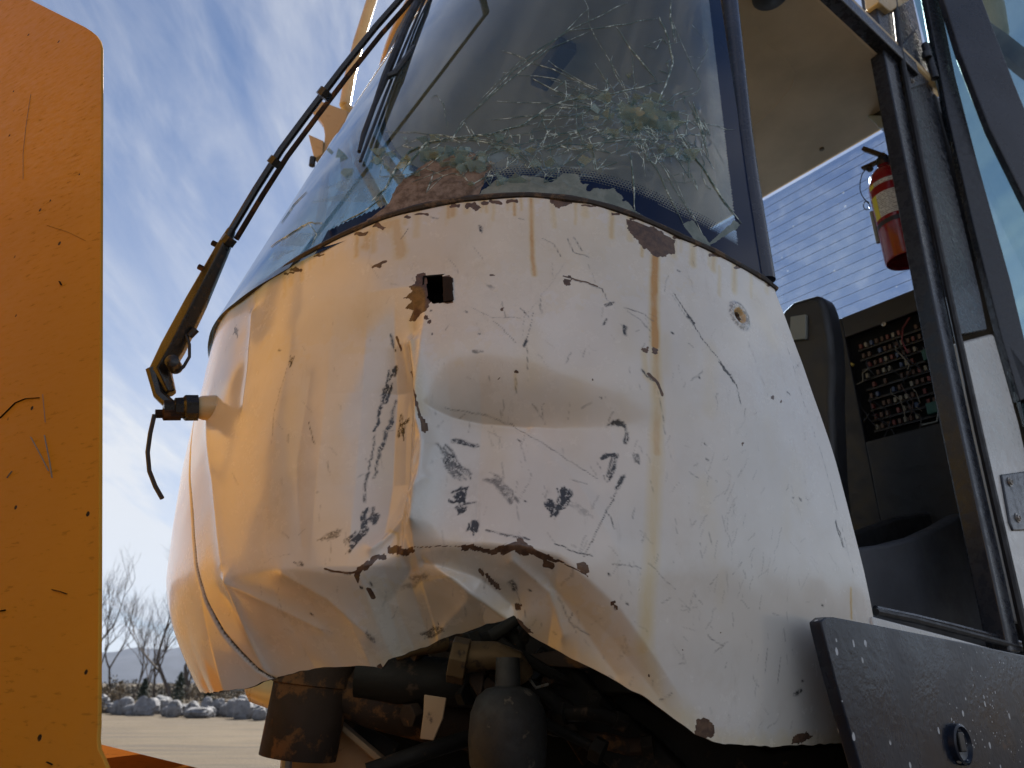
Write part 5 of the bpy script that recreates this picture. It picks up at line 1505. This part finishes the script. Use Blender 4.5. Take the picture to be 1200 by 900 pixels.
def hills(name, dist, hmax, az0, az1, seed, col):
    az = np.linspace(az0, az1, 240); rr_ = np.linspace(0, 1, 18)
    A, Q = np.meshgrid(az, rr_, indexing='ij')
    crest = hmax * (.55 + .5 * vnoise(A * 9 + 20, A * 0, seed) + .18 * vnoise(A * 31 + 20, A * 0 + 3, seed + 1) + .06 * vnoise(A * 90 + 20, A * 0, seed + 2))
    H = crest * np.sin(Q * math.pi * .5) * (1 + .14 * (vnoise(A * 60 + 50, Q * 7, seed + 3) - .5))
    D = dist + Q * dist * .35
    P3 = np.stack([np.sin(A) * D, np.cos(A) * D, H - CAM_H - .5], -1)
    m = mat(name + '_scrub', col, .95); g = G(m)
    g.set(g.mix(g.ramp(g.noise(.012, 6, .65), .35, .65), tuple(c * .75 for c in col), tuple(c * 1.2 for c in col)))
    o = grid_object(name, P3, m, None); tag(o, 'far blue mountain ridge behind the trees', None, None, 'structure')
hills('mountains', 2600, 150, -1.3, 1.3, 80, (.028, .032, .046))

# ------------------------------------------------------------------ bare trees, shrubs, boulders
M['bark'] = worn('grey_brown_bark', (.075, .055, .042), .9, (.13, .11, .09), .6, 8, .3, .4)
M['leafdark'] = worn('dark_evergreen', (.022, .034, .018), .8, (.05, .06, .03), .6, 12)
M['brush'] = worn('dry_brush', (.15, .11, .065), .9, (.08, .06, .037), .55, 4)
M['rock'] = worn('pale_boulder', (.20, .20, .21), .9, (.085, .08, .075), .55, 4.0, .3, .6)


def bare_tree(u, dist, height, seed, label):
    rd_ = random.Random(seed)
    d = ray(u, 800); base = np.array([d[0] / d[1] * dist, dist, -CAM_H - .05])
    t = thing('bare_tree', label, 'tree', base, 'bare trees beyond the road')
    tr = MB(); cr = MB()
    def grow(p, dr, L, r_, depth):
        n = 3; pts = [p]; q = p
        for i in range(n):
            dr = unit(dr + np.array([rd_.gauss(0, .10), rd_.gauss(0, .10), .05 * depth ** .5])); q = q + dr * L / n; pts.append(q)
        (tr if depth == 0 else cr).tube(pts, [r_ * (1 - .13 * i) for i in range(n + 1)], 5 if depth < 2 else 3, False)
        if depth >= 6 or r_ < .006: return
        kids = rd_.choice((2, 3, 3)) if depth < 4 else 2
        for k in range(kids):
            nd = unit(dr + np.array([rd_.gauss(0, .42), rd_.gauss(0, .42), rd_.uniform(.0, .35)]))
            grow(pts[-1] if k == 0 else pts[rd_.choice((2, 3))], nd, L * rd_.uniform(.62, .86), r_ * .58, depth + 1)
    nstem = rd_.choice((1, 2, 3))
    for k in range(nstem):
        grow(base + np.array([rd_.uniform(-.3, .3), rd_.uniform(-.3, .3), 0]), unit(np.array([rd_.gauss(0, .16), rd_.gauss(0, .16), 1])), height * .27, .10 * height / 8, 0)
    tr.build('trunk', M['bark'], t, True); cr.build('crown', M['bark'], t, True)


for i, (u, dist, h, lab) in enumerate([(88, 62, 11.5, 'tall bare tree beside the yellow tower plate edge'), (132, 70, 8.5, 'bare forked tree standing over the grey boulders'), (158, 78, 8.0, 'thin bare tree with fine twigs before the mountains'), (184, 72, 8.5, 'slender bare tree between two dark evergreen bushes'),
                                       (206, 66, 11.5, 'dark many-stemmed bare tree close to the cab nose'), (222, 80, 9.5, 'bare tree rising right behind the cab nose edge'), (246, 74, 9.0, 'bare tree half hidden by the lower cab nose'), (110, 90, 9.0, 'distant pale bare tree behind the forked tree'), (172, 95, 8, 'distant bare tree deep in the grove'), (268, 84, 8.0, 'bare tree showing under the cab nose')]):
    bare_tree(u, dist, h * 1.3, 100 + i * 7, lab)


def leafy(u, dist, w, h, m, name, label, cat, group, seed, n=900, parts=True, leaf=.05):
    rd_ = np.random.default_rng(seed)
    d = ray(u, 800); base = np.array([d[0] / d[1] * dist, dist, -CAM_H])
    t = thing(name, label, cat, base, group)
    mbx = MB(); tr = MB()
    for k in range(4):
        an = rd_.uniform(0, 6.28); tr.tube([base, base + np.array([math.cos(an) * w * .15, math.sin(an) * w * .15, h * .6])], [.04, .015], 5, False)
    for k in range(n):
        zf = rd_.random() ** .8; rr_ = w * .5 * (1 - zf) ** .55 * (.55 + .6 * rd_.random()) * (.8 + .4 * math.sin(zf * 17 + k % 5)); an = rd_.uniform(0, 6.28)
        p = base + np.array([math.cos(an) * rr_, math.sin(an) * rr_, zf * h])
        a = unit(rd_.normal(size=3)) * leaf * (1 + rd_.random()); b = unit(rd_.normal(size=3)) * leaf
        mbx.add([p - a, p + b, p + a, p - b], [(0, 1, 2, 3)])
    tr.build('stem', M['bark'], t, True); mbx.build('crown', m, t)


for i, (u, dist, w, h, lab) in enumerate([(170, 60, .95, 1.9, 'small dark evergreen bush behind the boulders'), (211, 56, 1.1, 2.3, 'larger dark evergreen bush next to many-stemmed tree'), (246, 50, 1.0, 1.9, 'dark evergreen bush peeking under the cab nose')]):
    leafy(u, dist, w, h, M['leafdark'], 'evergreen_bush', lab, 'bush', 'evergreen bushes by the boulders', 300 + i, 1400)
sc0 = MB(); rs_ = np.random.default_rng(77)
for i in range(16000):
    yy_ = rs_.uniform(66, 150); u0 = rs_.uniform(60, 420); d_ = ray(u0, 800); h_ = .5 + 1.9 * float(vnoise(np.array(u0 * .09), np.array(yy_ * .12), 97)) ** 1.5
    p = np.array([d_[0] / d_[1] * yy_, yy_, -CAM_H + rs_.random() * h_]); a = unit(rs_.normal(size=3)) * .13; b = unit(rs_.normal(size=3)) * .10
    sc0.add([p - a, p + b, p + a, p - b], [(0, 1, 2, 3)])
so = sc0.build('far_scrub', worn('dark_scrub', (.05, .042, .03), .9, (.03, .03, .02), .55, .5)); tag(so, 'low dark scrub spread across the flats below the mountains', None, None, 'stuff')
rb_ = random.Random(5)
k = 0
for i, (u, dist, w, h) in enumerate([(126, 47, 1.5, 1.4), (137, 46, 1.2, 1.0), (143, 52, 1.4, 1.7), (232, 46, 1.6, 1.7), (262, 45, 1.5, 1.9), (284, 44, 1.6, 2.0), (304, 44, 1.5, 1.7), (322, 43, 1.4, 1.5), (118, 44, 1.3, .8), (340, 43, 1.5, 1.6)]):
    leafy(u, dist, w, h, M['brush'], 'brush_clump', 'dry tan brush clump growing by the boulder row', 'brush', 'dry brush along the boulders', 400 + i, 700, leaf=.04)


def boulder(u, dist, sx_, sz_, seed, label):
    r0 = np.random.default_rng(seed)
    d = ray(u, 820); c = np.array([d[0] / d[1] * dist, dist, -CAM_H + sz_ * .42])
    nu, nv = 16, 10; vs = []; fs = []
    th_ = np.linspace(0, 2 * math.pi, nu, endpoint=False); ph = np.linspace(-1.45, 1.45, nv)
    o1, o2 = r0.uniform(0, 60, 2)
    for b_ in ph:
        for a_ in th_:
            q = np.array([math.cos(a_) * math.cos(b_), math.sin(a_) * math.cos(b_), math.sin(b_)])
            k_ = .78 + .5 * float(vnoise(np.array(q[0] * 1.7 + o1), np.array(q[1] * 1.7 + q[2] * 1.9 + o2), 90))
            vs.append(c + np.sign(q) * np.abs(q) ** .8 * k_ * np.array([sx_ * .5, sx_ * .45, sz_ * .55]))
    for i in range(nv - 1):
        for j in range(nu): fs.append((i * nu + j, i * nu + (j + 1) % nu, (i + 1) * nu + (j + 1) % nu, (i + 1) * nu + j))
    fs += [tuple(range(nu))[::-1], tuple(range((nv - 1) * nu, nv * nu))]
    m_ = MB(); m_.add(vs, fs)
    o = m_.build('boulder', M['rock'], None); tag(o, label, 'boulder', 'pale boulders lining the road')


for i in range(30):
    u = 118 + i * 8.2 + rb_.uniform(-3, 3); dist = 44 - i * .27 + rb_.uniform(-1.2, 2.5)
    boulder(u, dist, rb_.uniform(.55, 1.25), rb_.uniform(.45, .95), 500 + i, 'pale grey boulder in the row along the far side of the dirt road')

# ------------------------------------------------------------------ haze
hz = MB(); hz.box(np.array([0, 0, -CAM_H + 160]), np.array([4600, 0, 0]), np.array([0, 4600, 0]), UP * 175)
hm = bpy.data.materials.new('pale_haze'); hm.use_nodes = True
hm.node_tree.nodes.remove(hm.node_tree.nodes['Principled BSDF'])
pv = hm.node_tree.nodes.new('ShaderNodeVolumePrincipled'); pv.inputs['Color'].default_value = (.50, .68, 1.0, 1); pv.inputs['Density'].default_value = 0.00006
hm.node_tree.links.new(pv.outputs[0], hm.node_tree.nodes['Material Output'].inputs['Volume'])
ho = hz.build('haze', hm); tag(ho, 'thin pale blue haze over the whole valley', None, None, 'stuff')
